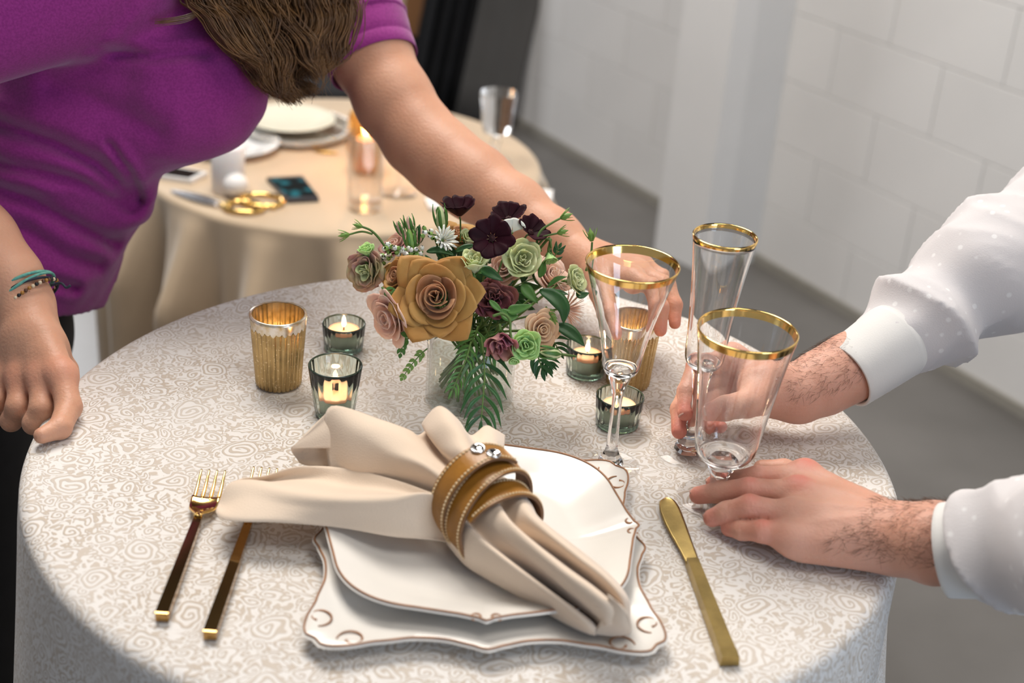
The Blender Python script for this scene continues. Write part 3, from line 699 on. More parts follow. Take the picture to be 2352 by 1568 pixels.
for p in strap.data.polygons:
    if p.index < 4 * (n - 1) and p.index % 4 != 0: p.material_index = 1
sm = MB()
for sg in (-1, 1):
    tt = np.arange(-.095, 2.14, .0125)
    for t in tt:
        P = [rp(t, th - .0001, sg * hw * .80), rp(t + .0042, th + .0006, sg * hw * .80), rp(t + .0084, th - .0001, sg * hw * .80)]
        sm.add(*tube(P, (.0007,.0010,.0007), 5))
sm.build('stitching', M['thread'], ring)
for w, t in ((-.0055, .016), (.0060, -.014)):
    c = rp(t, th, w); nn = nrm(c - (rc + ra * ((c - rc) @ ra)))
    B = basis(nn); V, F = lathe([(.0062, .0), (.0064, .0010), (.0056, .0020), (.0046, .0016), (.0036, .0008), (.0002, .0005)], 28); mk('snap', V @ B.T + c, F, M['chrome'], ring)

# ------------------------------------------------------------------ vase and bouquet
vc = G(1077, 914); vo = A(vc[0], vc[1], TZ + .0015); VR, VH = .0445, .078
M['vaseglass'] = thin_glass('vase_glass', (.94, .955, .945), .9)
vase = thing('glass_vase', 'clear cylindrical glass vase of water holding the bouquet', 'vase', vo)
V, F = lathe([(.0006, 0), (VR - .0015, 0), (VR, .0015), (VR, VH - .001), (VR - .0012, VH), (VR - .0024, VH - .001), (VR - .0026, .0095), (VR - .006, .0075), (.0006, .0072)], 96)
mk('glass', V + vo, F, M['vaseglass'], vase, sharp=60)
M['water'] = thin_glass('cloudy_water', (.93, .94, .92), .35, ior=1.2)
V, F = lathe([(.0006, .0074), (VR - .0062, .0077), (VR - .0028, .0098), (VR - .0026, .052), (.0006, .052)], 96); mk('water', V + vo, F, M['water'], vase, sharp=60)

def pm(name, c, c2=None, rough=.55, vs=55): return mat(name, c, rough, sss=.25, sssr=(.6, .35, .2), spec=.3, sheen=.15, col2=c2 or tuple(x * .8 for x in c), vs=vs, bump=.12, bs=160)
M['toffee'] = pm('toffee_petal', (.47, .265, .075), (.40, .20, .05), vs=40)
M['toffee_in'] = pm('toffee_heart_petal', (.45, .235, .115), (.36, .17, .075), vs=40)
M['blush'] = pm('blush_petal', (.78, .56, .46), (.70, .42, .34))
M['peach'] = pm('peach_petal', (.78, .52, .34), (.72, .46, .30))
M['cream'] = pm('green_cream_petal', (.62, .66, .40), (.50, .58, .27))
M['lime'] = pm('lime_petal', (.42, .66, .25), (.33, .56, .18))
M['burg'] = mat('burgundy_black_petal', (.030, .003, .009), .6, spec=.15, col2=(.015, .002, .005), vs=55, bump=.12, bs=160)
M['plum'] = pm('plum_petal', (.13, .025, .045), (.24, .10, .07), vs=25)
M['mauve'] = pm('mauve_petal', (.34, .10, .15), (.46, .30, .17), vs=30)
M['spent'] = pm('spent_petal', (.50, .47, .25), (.42, .22, .20), vs=45)
M['whitep'] = pm('white_petal', (.80, .79, .74), (.72, .74, .62))
M['leaf'] = mat('deep_green_leaf', (.035, .125, .030), .38, spec=.5, col2=(.02, .075, .02), vs=45, bump=.1, bs=200)
M['leaf2'] = mat('fresh_green_leaf', (.10, .24, .045), .42, col2=(.06, .17, .03), vs=45, bump=.1, bs=200)
M['leaf3'] = mat('yellow_green_leaf', (.22, .36, .08), .45, col2=(.15, .28, .05), vs=60)
M['stem'] = mat('green_stem', (.12, .22, .05), .5, col2=(.08, .15, .03), vs=30)
M['anther'] = mat('dark_anther', (.05, .01, .012), .7, var=.4, vs=300)

def CP(cx, cy, dep): return Q(780 + cx / 2.703, 430 + cy / 2.703, dep)   # point from the bouquet study
def CN(a, b, c): return nrm(a * RT + b * UP - c * FW)
PXM = lambda px, dep: px / 2.703 * dep / FPX                              # study pixels -> metres
def petal_grid(B, c, phi, r0, length, W, th0, th1, point=.25, cup=0.0, wav=0.0, seed=0, pw=2.0, curl=0.0, nu=9, nv=9, wtop=.55, ppow=1.8):
    g = np.zeros((nu, nv, 3)); s = np.linspace(0, 1, 60); th = th0 + (th1 - th0) * s ** pw
    rho = r0 + length * np.concatenate([[0], np.cumsum(np.sin(th[:-1]) / 59)]); zz = length * np.concatenate([[0], np.cumsum(np.cos(th[:-1]) / 59)])
    rr = random.Random(seed); p1, p2 = rr.uniform(0, 6), rr.uniform(0, 6)
    for i in range(nu):
        u = i / (nu - 1)
        for j in range(nv):
            v = -1 + 2 * j / (nv - 1); uu = u * (1 - point * abs(v) ** ppow)
            r = np.interp(uu, s, rho); z = np.interp(uu, s, zz); wf = (.30 + .70 * math.sin(math.pi * (.10 + wtop * uu)))
            a = phi + v * W * wf; z2 = z - curl * length * (abs(v) ** 3) * u * u; r2 = r * (1 + cup * v * v)
            r2 += wav * length * u * u * math.sin(3.1 * v + p1); z2 += wav * length * u * u * math.sin(4.3 * v + p2)
            g[i, j] = c + B @ A(r2 * math.cos(a), r2 * math.sin(a), z2)
    return g
STEMN = [0]
def stem_to_vase(par, base, d, r=.0014, m='stem'):
    i = STEMN[0]; STEMN[0] += 1; a = i * 2.4; q = .028 * math.sqrt(((i * 37) % 29) / 29.0)
    mouth = vo + A(q * math.cos(a) * .9, q * math.sin(a) * .9, VH - .006); a2 = a + 2.2
    foot = vo + A(.031 * math.cos(a2), .031 * math.sin(a2), .0095 + .012 * ((i * 13) % 7) / 7)
    P = crom([base, base - nrm(d) * .012, mouth * .75 + base * .25, mouth, (mouth + foot) / 2 + A(.002, 0, 0), foot], 5)
    mk('stem', *tube(P, r, 6), M[m], par)
FL = {}
def flower(name, label, cat, c, group=None): return thing(name, label, cat, c, group)
def sepals(par, B, c, r, n=5, L=1.0, m='leaf2', out=1.0):
    for k in range(n):
        g = petal_grid(B, c, k * 6.283 / n + .3, r * .12, r * L, .34, .5, 1.35 * out, .75, 0, .06, k, nu=6, nv=5); mk('sepal', *sheet(g, .0005), M[m], par)
def rose(label, cx, cy, dep, px, n, mi, mo, layers, spin=0.0, name='rose', group=None, ruffle=0.0, sep=True, pts=.3, stem=True, cat='flower', th=.0006):
    px = px * (1.0 if px > 400 else 1.36 if name == 'lisianthus' else 1.26); c = CP(cx, cy, dep); R = PXM(px, dep) / 2; B = basis(n, UP, spin); base = c - nrm(n) * R * .55
    t = flower(name, label, cat, base, group); rr = random.Random(int(cx * 7 + cy))
    for li, (cnt, r0, Ln, W, t0, t1, pt, cu) in enumerate(layers):
        for k in range(cnt):
            phi = spin + li * 1.1 + k * 6.283 / cnt + rr.uniform(-.12, .12)
            g = petal_grid(B, base, phi, r0 * R, Ln * R * rr.uniform(.94, 1.05), W, t0, t1 + rr.uniform(-.10, .10), pt, 0, ruffle + .02, rr.randint(0, 999), curl=cu)
            mk('petal', *sheet(g, th), M[mi if li < len(layers) // 2 else mo], t)
    if sep: sepals(t, B, base - nrm(n) * R * .12, R, L=.62, out=1.25)
    if stem: stem_to_vase(t, base - nrm(n) * R * .05, n)
    return t
ROSE = [(3, .02, .66, 1.3, .20, -.25, .05, 0), (4, .06, .70, 1.15, .30, -.05, .05, 0), (5, .10, .74, 1.05, .42, .25, .08, .0), (5, .15, .84, 1.0, .60, .75, .14, .02),
        (5, .18, .98, .98, .75, 1.25, .30, .14), (5, .20, 1.16, .92, .85, 1.65, .50, .26), (5, .20, 1.30, .86, 1.0, 1.85, .62, .34)]
LISI = [(4, .03, .62, 1.2, .25, -.1, .05, 0), (5, .08, .70, 1.1, .45, .25, .08, 0), (5, .14, .80, 1.05, .65, .55, .10, 0), (5, .18, .86, 1.0, .85, .95, .14, .04)]
BELL = [(4, .03, .9, 1.2, .25, .05, .05, 0), (5, .08, 1.05, 1.0, .40, .40, .12, 0), (5, .12, 1.1, .9, .55, .75, .16, .05)]
g1 = 'garden roses in the vase bouquet'
def big_rose(label, cx, cy, dep, px, n, spin, group):
    c = CP(cx, cy, dep); R = PXM(px, dep) / 2; B = basis(n, UP, spin); base = c - nrm(n) * R * .62; t = flower('rose', label, 'flower', base, group); rr = random.Random(21)
    def put(g, m): mk('petal', *sheet(g, .0007), M[m], t)
    # heart: tightly wound upright petals whose rims read as a swirl
    for k in range(11):
        f = k / 10.0; a0 = k * 2.1 + .4; span = 2.0 + 1.1 * f; g = np.zeros((7, 15, 3)); cxy = A(math.cos(k * 1.9), math.sin(k * 1.9)) * R * .07 * (1 - f)
        for i in range(7):
            u = i / 6
            for j in range(15):
                v = j / 14; a = a0 + span * v; r = R * (.045 + .30 * f + .10 * f * v + .05 * (v - .5)) * (.72 + .34 * u ** 2) + R * .035 * math.sin(5 * v + k) * u
                z = R * (.18 + (.66 - .16 * f + .03 * math.sin(3 * v + k)) * u - .10 * u * u * (v - .5) ** 2 * 4); g[i, j] = base + B @ A(cxy[0] + r * math.cos(a), cxy[1] + r * math.sin(a), z)
        put(g, 'toffee_in')
    lay = [(4, .26, .70, .95, .35, .62, .14, .10), (5, .26, .86, .92, .55, 1.05, .24, .22), (5, .26, 1.06, 1.02, .75, 1.40, .36, .22), (6, .24, 1.24, .98, .90, 1.60, .42, .26)]
    for li, (cnt, r0, Ln, W_, t0, t1, pt, cu) in enumerate(lay):
        for k in range(cnt):
            phi = li * .9 + k * 6.283 / cnt + rr.uniform(-.2, .2); g = petal_grid(B, base, phi, r0 * R, Ln * R * rr.uniform(.92, 1.06), W_, t0, t1 + rr.uniform(-.16, .16), pt, 0, .035, rr.randint(0, 999), curl=cu * rr.uniform(.7, 1.3), nu=11, nv=11, pw=1.5, wtop=.55 if li < 2 else .78, ppow=1.8 if li < 2 else 1.15)
            put(g, 'toffee_in' if li == 0 else 'toffee')
    sepals(t, B, base - nrm(n) * R * .15, R, L=.6, out=1.25); stem_to_vase(t, base - nrm(n) * R * .15, n)
big_rose('large toffee-brown rose in full bloom at the front of the bouquet', 595, 675, 1.335, 475, CN(-.12, .12, 1), .5, g1)
rose('smaller toffee rose half hidden behind the left of the large one', 345, 545, 1.37, 230, CN(-.7, .35, .6), 'toffee_in', 'toffee', ROSE[:6], spin=1.2, group=g1)
rose('toffee rose facing up at the back of the bouquet under the dark cosmos', 750, 285, 1.42, 220, CN(.1, .8, .5), 'toffee_in', 'toffee', ROSE[:6], spin=.2, group=g1)
rose('pale pink rose hanging at the lower left of the bouquet', 290, 815, 1.36, 270, CN(-.75, -.35, .55), 'blush', 'blush', ROSE[1:6], spin=.9, group=g1)
rose('peach rose facing right above the green lisianthus', 1262, 885, 1.355, 190, CN(.45, .0, .8), 'peach', 'peach', ROSE[:6], spin=.4, group=g1)
rose('blush rose tucked behind the open green lisianthus', 1020, 490, 1.39, 180, CN(-.3, .3, .8), 'blush', 'blush', ROSE[1:6], spin=.1, group=g1)
rose('blush rose at the right side of the bouquet behind the long leaves', 1330, 545, 1.41, 210, CN(.5, .4, .6), 'blush', 'blush', ROSE[1:6], spin=2.0, group=g1)
rose('dusty pink rose low at the back left of the bouquet', 330, 350, 1.44, 170, CN(-.4, .6, .5), 'blush', 'mauve', ROSE[1:6], spin=.7, group=g1)
g2 = 'green lisianthus in the bouquet'
rose('pale green lisianthus opening upward beside the large toffee rose', 838, 470, 1.345, 185, CN(.0, .75, .6), 'cream', 'cream', BELL, name='lisianthus', group=g2, ruffle=.05)
rose('open cream-green lisianthus right of the front dark cosmos', 1140, 440, 1.355, 220, CN(.2, .25, 1), 'cream', 'cream', LISI, name='lisianthus', group=g2, ruffle=.06)
rose('pale green lisianthus at the far right of the bouquet by the wine glass', 1480, 570, 1.385, 180, CN(.8, .2, .5), 'cream', 'cream', LISI, name='lisianthus', group=g2, ruffle=.05)
rose('bright lime lisianthus low at the front right of the bouquet', 1160, 980, 1.335, 170, CN(.1, .0, 1), 'lime', 'lime', LISI, name='lisianthus', group=g2, ruffle=.08)
rose('small cream bud of lisianthus behind the front dark cosmos', 805, 315, 1.39, 120, CN(.3, .6, .6), 'cream', 'cream', BELL, name='lisianthus', group=g2, ruffle=.04)
rose('spent greenish-pink lisianthus at the left end of the bouquet', 150, 520, 1.39, 205, CN(-.55, -.2, .8), 'cream', 'spent', LISI + [(6, .2, .95, .9, .9, 1.5, .12, .1)], name='lisianthus', group=g2, ruffle=.10)
rose('tight green lisianthus bud above the spent one at the left', 168, 392, 1.385, 105, CN(-.2, .8, .5), 'lime', 'lime', BELL, name='lisianthus', group=g2, ruffle=.05)
rose('round closed lime bud hanging at the right of the bouquet', 1305, 440, 1.37, 95, CN(.2, -.9, .3), 'lime', 'lime', BELL, name='lisianthus', group=g2)
rose('small lime bud under the lime lisianthus', 1085, 1070, 1.335, 72, CN(-.1, -.7, .6), 'lime', 'lime', BELL, name='lisianthus', group=g2)
g3 = 'dark plum flowers in the bouquet'
rose('ruffled dark plum carnation in the middle of the bouquet', 960, 690, 1.36, 215, CN(.05, .1, 1), 'plum', 'plum', LISI + [(6, .2, .9, .9, .9, 1.2, .1, .05)], name='carnation', group=g3, ruffle=.16)
rose('mauve and cream lisianthus bell hanging down at the front', 1000, 970, 1.335, 215, CN(.05, -.70, .70), 'mauve', 'mauve', BELL, name='lisianthus', group=g3, ruffle=.09)

def cosmos(label, cx, cy, dep, px, n, spin=0.0, cup=1.35, np_=8):
    c = CP(cx, cy, dep); R = PXM(px, dep) / 2; B = basis(n, UP, spin); t = flower('chocolate_cosmos', label, 'flower', c, 'dark burgundy cosmos at the top of the bouquet')
    for k in range(np_):
        g = petal_grid(B, c, spin + k * 6.283 / np_, R * .10, R * (1.0 if k % 2 else .95), .50, .9, cup + .12 * (k % 2), .18, 0, .05, k, pw=1.0, nu=8, nv=7, wtop=.62)
        mk('petal', *sheet(g, .0006), M['burg'], t)
    d = MB()
    for k in range(34):
        r = R * .15 * math.sqrt(k / 34); a = k * 2.4; p = c + B @ A(r * math.cos(a), r * math.sin(a), R * .04)
        d.add(*tube([p, p + B[:, 2] * R * .13 * (1.2 - r / (R * .3))], [.0007, .0009], 5))
    d.build('centre', M['anther'], t); stem_to_vase(t, c - B[:, 2] * .002, B[:, 2], .0009)
cosmos('dark burgundy cosmos facing forward at the top of the bouquet', 945, 318, 1.345, 285, CN(.05, .12, 1), .3)
cosmos('dark burgundy cosmos seen from the side at the highest point of the bouquet', 745, 175, 1.40, 285, CN(-.05, .9, .45), .1, .62)
cosmos('dark burgundy cosmos behind the forward-facing one, upper right', 1050, 205, 1.39, 255, CN(.0, .75, .6), .6, .8)
cosmos('dark burgundy cosmos lowest on the right beside the woman’s forearm'.replace('’', "'"), 1180, 285, 1.375, 235, CN(.45, .5, .6), .2, .95)

# white petal flower and white bell cluster
c = CP(1072, 285, 1.365); B = basis(CN(.2, .3, 1), UP); t = flower('white_flower', 'small white round-petalled flower between the dark cosmos', 'flower', c)
for k in range(3): mk('petal', *sheet(petal_grid(B, c, 1.0 + k * 1.3, .001, .0145, .75, .9, 1.3, .1, 0, .03, k, pw=1), .0005), M['whitep'], t)
stem_to_vase(t, c, B[:, 2], .0009)
c = CP(640, 330, 1.365); B = basis(CN(.5, .25, .8), UP); t = flower('white_daisy', 'white narrow-petalled flower tucked beside the green rosebuds', 'flower', c)
for li in range(2):
    for k in range(13): mk('petal', *sheet(petal_grid(B, c - B[:, 2] * .002 * li, k * .483 + li * .2, .002, .013 + .003 * li, .16, .5, .85 + .35 * li, .3, 0, .03, k, pw=1, nu=6, nv=4), .0005), M['whitep'], t)
stem_to_vase(t, c, B[:, 2], .0010)
# blush spiky bloom at the right
for (cx, cy, px, nn, lab) in [(1440, 760, 230, CN(.75, .0, .5), 'blush spidery bloom with thread-like petals at the right of the bouquet'), (1385, 585, 150, CN(.7, .4, .4), 'small blush spidery bloom above the larger one at the right')]:
    c = CP(cx - 45, cy, 1.40); B = basis(nn, UP); t = flower('spider_bloom', lab, 'flower', c, 'blush spidery blooms'); R = PXM(px, 1.40) / 2
    for k in range(46):
        th = .25 + 1.05 * math.sqrt(k / 46.0); a = k * 2.4; g = petal_grid(B, c, a, .001, R * 1.15, .10, th * .8, th * 1.1, .5, 0, .03, k, pw=1, nu=5, nv=3); mk('petal', *sheet(g, .0005), M['blush'], t)
    stem_to_vase(t, c, B[:, 2], .0012)

def leaf_grid(P, w, nrm_, fold=.25, nu=None, k=5):
    P = crom(np.array(P), k); n = len(P); T = np.gradient(P, axis=0); T /= np.linalg.norm(T, axis=1)[:, None]; g = np.zeros((n, 5, 3))
    for i in range(n):
        u = i / (n - 1); ww = w * max(.03, math.sin(math.pi * min(1, u * .96 + .03)) ** .8 * (1 - .35 * u)); s = nrm(np.cross(T[i], nrm_)); nn = np.cross(s, T[i])
        for j, v in enumerate((-1, -.5, 0, .5, 1)): g[i, j] = P[i] + s * ww * v + nn * fold * ww * abs(v)
    return g
def rosebud(label, cx, cy, dep, L, n, m='leaf2', tipm='blush'):
    c = CP(cx, cy, dep); B = basis(n, UP); Lm = PXM(L, dep); t = flower('rosebud', label, 'flower bud', c - B[:, 2] * Lm * .5, 'green rosebuds at the top of the bouquet'); o = c - B[:, 2] * Lm * .5
    V, F = lathe([(.0003, 0), (.10 * Lm, .02 * Lm), (.20 * Lm, .18 * Lm), (.23 * Lm, .36 * Lm), (.17 * Lm, .62 * Lm), (.06 * Lm, .88 * Lm), (.0003, .95 * Lm)], 16); mk('bud', V @ B.T + o, F, M[tipm], t)
    for k in range(5):
        g = petal_grid(B, o, k * 1.2566, .08 * Lm, Lm * (1.0 + .12 * (k % 2)), .42, .75, -.32, .7, 0, .03, k, pw=.7, nu=8, nv=5); mk('sepal', *sheet(g, .0006), M[m], t)
    stem_to_vase(t, o, B[:, 2], .0011)
rosebud('green rosebud standing left of the highest dark cosmos', 630, 190, 1.385, 165, CN(-.1, 1, .2), tipm='cream')
rosebud('green rosebud leaning left above the large toffee rose', 440, 325, 1.375, 150, CN(-.12, 1, .2), 'leaf2', 'leaf3')
rosebud('thin rosebud with a pink tip behind the left green bud', 435, 230, 1.40, 120, CN(-.25, 1, .1), 'leaf2', 'blush')
rosebud('small rosebud pointing left-up beside the left sprigs', 375, 255, 1.40, 110, CN(-.4, .9, .1))
rosebud('small rosebud on its side at the lower right of the bouquet', 1305, 1030, 1.345, 150, CN(-.9, .1, .3), 'leaf2', 'cream')
rosebud('small dark rosebud right of the thin pink one', 500, 290, 1.40, 110, CN(.1, 1, .1), 'leaf')

def wiry(label, pts, buds, dep, r=.0011):
    P = crom([CP(x, y, dep) for x, y in pts], 6); t = flower('budding_stem', label, 'flower stem', P[0], 'wiry stems with green buds'); mk('stem', *tube(P, np.linspace(r * 1.2, r, len(P)), 6), M['stem'], t)
    for (x, y, ax, ay, L) in buds:
        Lm = PXM(L, dep); B = basis(CN(ax, -ay, .1), UP); o = CP(x, y, dep)
        V, F = lathe([(.0004, -.02 * Lm), (.14 * Lm, .05 * Lm), (.24 * Lm, .30 * Lm), (.17 * Lm, .62 * Lm), (.05 * Lm, .85 * Lm), (.0003, .95 * Lm)], 12); b = mk('bud', V @ B.T + o, F, M['leaf3'], t)
        for k in range(5): mk('sepal', *sheet(petal_grid(B, o, k * 1.2566, .10 * Lm, Lm * 1.0, .22, .6, .1, .7, 0, .02, k, nu=5, nv=3), .0004), M['leaf3'], b)
wiry('long wiry stem with two green buds rising at the upper right of the bouquet', [(1250, 400), (1225, 340), (1250, 270), (1320, 220), (1375, 190)], [(1372, 192, .9, -.35, 85)], 1.37)
wiry('short wiry stem with a narrow bud below the long one at the upper right', [(1235, 330), (1270, 305), (1330, 290), (1360, 285)], [(1352, 285, .95, -.25, 75)], 1.37, .0009)
wiry('wiry stem arching over with its bud hanging at the right', [(1230, 360), (1270, 320), (1305, 330), (1315, 380)], [], 1.37, .0009)
wiry('wiry stem with a spiky bud standing behind the wine glass rim', [(1530, 520), (1560, 420), (1568, 340)], [(1566, 335, -.15, -1, 90)], 1.40)
wiry('arching wiry stem with a bud reaching out to the upper left', [(290, 380), (240, 310), (190, 265), (125, 240)], [(140, 245, -.95, -.25, 65)], 1.40)
wiry('lower wiry stem with a narrow bud at the far left', [(205, 290), (140, 275), (70, 290), (40, 300)], [(60, 293, -.98, .15, 75)], 1.40, .0009)
wiry('curled green stem above the mauve lisianthus bell', [(950, 800), (1010, 785), (1055, 820), (1060, 900), (1070, 950)], [], 1.335, .0012)
wiry('green stem under the pale green lisianthus', [(838, 520), (828, 570), (826, 640)], [], 1.35, .0012)

def leaf(label, pts, w, dep, m='leaf', face=(0, .3, 1), fold=.25, dz=None):
    P = [CP(x, y, dep + (dz[i] if dz else 0)) for i, (x, y) in enumerate(pts)]; g = leaf_grid(P, PXM(w, dep) / 2, CN(*face), fold)
    o = mk('leaf', *sheet(g, .0006), M[m], org=P[0]); tag(o, label, 'leaf', 'broad green leaves in the bouquet'); return o
leaf('long curved dark leaf sweeping down at the right of the bouquet', [(1240, 640), (1330, 680), (1390, 750), (1390, 845)], 120, 1.36)
leaf('pointed dark leaf reaching lowest at the right towards the votive', [(1330, 855), (1400, 880), (1465, 925), (1520, 985)], 100, 1.365)
leaf('upright grey-green leaf in the middle right of the bouquet', [(1130, 600), (1170, 650), (1230, 720)], 90, 1.365, 'leaf2')
leaf('dark leaf behind the pale green lisianthus stem', [(860, 500), (930, 530), (1015, 580)], 85, 1.36)
leaf('dark leaf lying under the white daisy', [(540, 400), (620, 390), (720, 425)], 60, 1.375)
leaf('thin dark leaf left of the forward-facing cosmos', [(720, 400), (780, 375), (850, 355)], 50, 1.37)
leaf('fresh green leaf left of the carnation', [(930, 700), (970, 740), (1010, 775)], 50, 1.345, 'leaf2')
leaf('fresh green leaf right of the carnation', [(1040, 770), (1090, 760), (1200, 730)], 80, 1.35, 'leaf2')
leaf('broad fresh leaf under the carnation', [(1000, 760), (1050, 800), (1110, 800)], 90, 1.35, 'leaf2')
leaf('small upright leaf at the centre right of the bouquet', [(1240, 560), (1260, 510), (1270, 450)], 60, 1.37, 'leaf2')
leaf('green leaf under the large toffee rose', [(380, 905), (420, 915), (470, 920)], 50, 1.35, 'leaf2')
leaf('dark leaf beneath the far right lisianthus', [(1470, 650), (1500, 670), (1550, 655)], 60, 1.385)
leaf('narrow leaf crossing the blush rose at the right', [(1290, 620), (1350, 570), (1410, 555)], 40, 1.37, 'leaf2')
leaf('small dark leaf above the spidery blooms', [(1300, 655), (1360, 650), (1420, 665)], 42, 1.365)

def sprig(label, pts, leaves, dep, m='leaf2', w=22, L=150, side=1, n=6, droop=.5, dz=None, start=.15, rs=.0010, group='feathery sprigs of narrow leaves'):
    P = crom([CP(x, y, dep + (dz[i] if dz else 0)) for i, (x, y) in enumerate(pts)], 8); t = flower('leaf_sprig', label, 'sprig', P[0], group)
    mk('stem', *tube(P, np.linspace(rs, rs * .5, len(P)), 6), M['stem'], t); T, N, Bn = frames(P); rr = random.Random(len(label))
    for k in range(n):
        f = start + (1 - start) * (k + .5) / n; i = min(len(P) - 1, int(f * (len(P) - 1)))
        for sg in (-1, 1):
            lat = nrm(np.cross(T[i], -FW)) * sg; Lm = PXM(L, dep) * (1 - .35 * f) * rr.uniform(.85, 1.1); d = nrm(lat * .75 + T[i] * (.55 + droop * f))
            p0 = P[i]; p1 = p0 + d * Lm * .5 + lat * Lm * .08; p2 = p0 + d * Lm + T[i] * Lm * .22 - FW * Lm * .05 * rr.uniform(-1, 1)
            mk('leaf', *sheet(leaf_grid([p0, p1, p2], PXM(w, dep) / 2, nrm(-FW + .35 * rr.uniform(-1, 1) * lat), .2, k=4), .0005), M[m], t)
    i = len(P) - 1; mk('leaf', *sheet(leaf_grid([P[i], P[i] + T[i] * PXM(L, dep) * .3, P[i] + T[i] * PXM(L, dep) * .6], PXM(w, dep) / 2, -FW, .2, k=4), .0005), M[m], t)
sprig('long feathery green sprig hanging in front of the vase down to the napkin', [(880, 930), (895, 1060), (900, 1180), (890, 1320), (880, 1440)], None, 1.345, 'leaf', 31, 245, n=7, dz=(.01, -.004, -.012, -.016, -.02))
sprig('yellow-green feathery sprig hanging left in front of the vase', [(815, 960), (790, 1050), (745, 1160), (700, 1260)], None, 1.34, 'leaf2', 16, 110, n=8, dz=(.01, 0, -.006, -.01))
sprig('thin sprig of tiny round leaves hanging at the lower left', [(545, 1000), (500, 1040), (440, 1110), (392, 1180)], None, 1.36, 'leaf3', 26, 44, n=6, rs=.0007)
sprig('small dark sprig under the blush rose at the lower left', [(440, 930), (400, 960), (380, 1030)], None, 1.37, 'leaf2', 30, 55, n=3)
sprig('dark narrow-leaved sprig hanging at the right over the tablecloth', [(1200, 1000), (1235, 1060), (1255, 1130)], None, 1.36, 'leaf', 34, 130, n=3)
sprig('narrow-leaved sprig hanging right of the small rosebud', [(1260, 1040), (1285, 1080), (1300, 1110)], None, 1.37, 'leaf', 24, 95, n=3)
sprig('dark leaf sprig fanning out to the lower right', [(1290, 920), (1330, 960), (1360, 1010)], None, 1.38, 'leaf', 26, 110, n=3)
sprig('fine green sprig behind the mauve bell over the vase rim', [(860, 860), (840, 920), (800, 1000)], None, 1.36, 'leaf2', 26, 150, n=4)
sprig('fine green sprig behind the large rose at the right over the vase', [(900, 870), (940, 940), (990, 1040)], None, 1.37, 'leaf2', 30, 160, n=4)
sprig('fern-like green sprig beside the spidery bloom', [(1280, 740), (1310, 790), (1330, 830)], None, 1.36, 'leaf3', 16, 45, n=5)
sprig('small green sprig over the pale pink rose', [(260, 620), (310, 650), (370, 670)], None, 1.35, 'leaf2', 24, 60, n=3)
sprig('dark sprig at the right edge above the blush bloom', [(1300, 480), (1340, 420), (1360, 380)], None, 1.39, 'leaf', 24, 70, n=3)
# sprays of small white-green bells
def spray(label, pts, dep, n=22):
    P = crom([CP(x, y, dep) for x, y in pts], 8); t = flower('bell_spray', label, 'sprig', P[0], 'sprays of tiny pale bells'); mk('stem', *tube(P, .0008, 5), M['stem'], t); rr = random.Random(len(label))
    V0, F0 = lathe([(.0002, 0), (.0017, .0006), (.0022, .0022), (.0017, .0040), (.0010, .0048)], 10)
    for k in range(n):
        p = P[int((k + .5) / n * (len(P) - 1))] + A(rr.uniform(-1, 1), rr.uniform(-1, 1), rr.uniform(-1, 1)) * .0042
        B = basis(CN(rr.uniform(-1, 1), rr.uniform(-.4, 1), .6), UP); mk('bell', V0 @ B.T + p, F0, M['whitep' if k % 3 else 'leaf3'], t)
spray('spray of tiny pale green bells above the large toffee rose', [(285, 370), (350, 395), (430, 410), (520, 400)], 1.365, 34)
spray('spray of tiny white bells beside the white daisy', [(530, 270), (570, 290), (620, 300)], 1.365, 12)
spray('spray of tiny pale bells at the left behind the toffee rose', [(220, 440), (270, 450), (330, 430)], 1.385, 14)
# inner greenery filling the dome
INNER = [('behind the large toffee rose', 590, 560), ('under the highest dark cosmos', 742, 260), ('beside the ruffled plum carnation', 1000, 640), ('left of the thin pink-tipped rosebud', 330, 300), ('behind the mauve hanging bell', 960, 900), ('below the open cream-green lisianthus', 1140, 560),
    ('behind the pale pink rose', 320, 720), ('behind the peach rose', 1240, 800), ('behind the spent lisianthus', 230, 520), ('under the white daisy', 640, 430), ('behind the lime lisianthus', 1130, 900), ('beside the far right lisianthus', 1380, 560), ('between the front cosmos and the lowest cosmos', 1070, 380), ('under the large toffee rose at the vase mouth', 640, 900), ('at the centre of the bouquet above the vase', 820, 720)]
for k in range(15):
    a = k * 2.4; r = math.sqrt((k + .5) / 15); ex, ey = math.cos(a) * r * 470, math.sin(a) * r * 320
    b0 = (820 + ex * .3, 700 + ey * .2); b2 = (820 + ex, 610 + ey)
    if b2[0] < 250 and False: continue
    w_ = min(INNER, key=lambda e: (e[1] - b2[0]) ** 2 + (e[2] - b2[1]) ** 2); INNER.remove(w_)
    sprig('dark inner foliage sprig ' + w_[0], [b0, ((b0[0] + b2[0]) / 2 + 12, (b0[1] + b2[1]) / 2 - 14), b2], None, 1.405 + .02 * (k % 3), 'leaf', 62, 150, n=3, group='inner foliage of the bouquet')

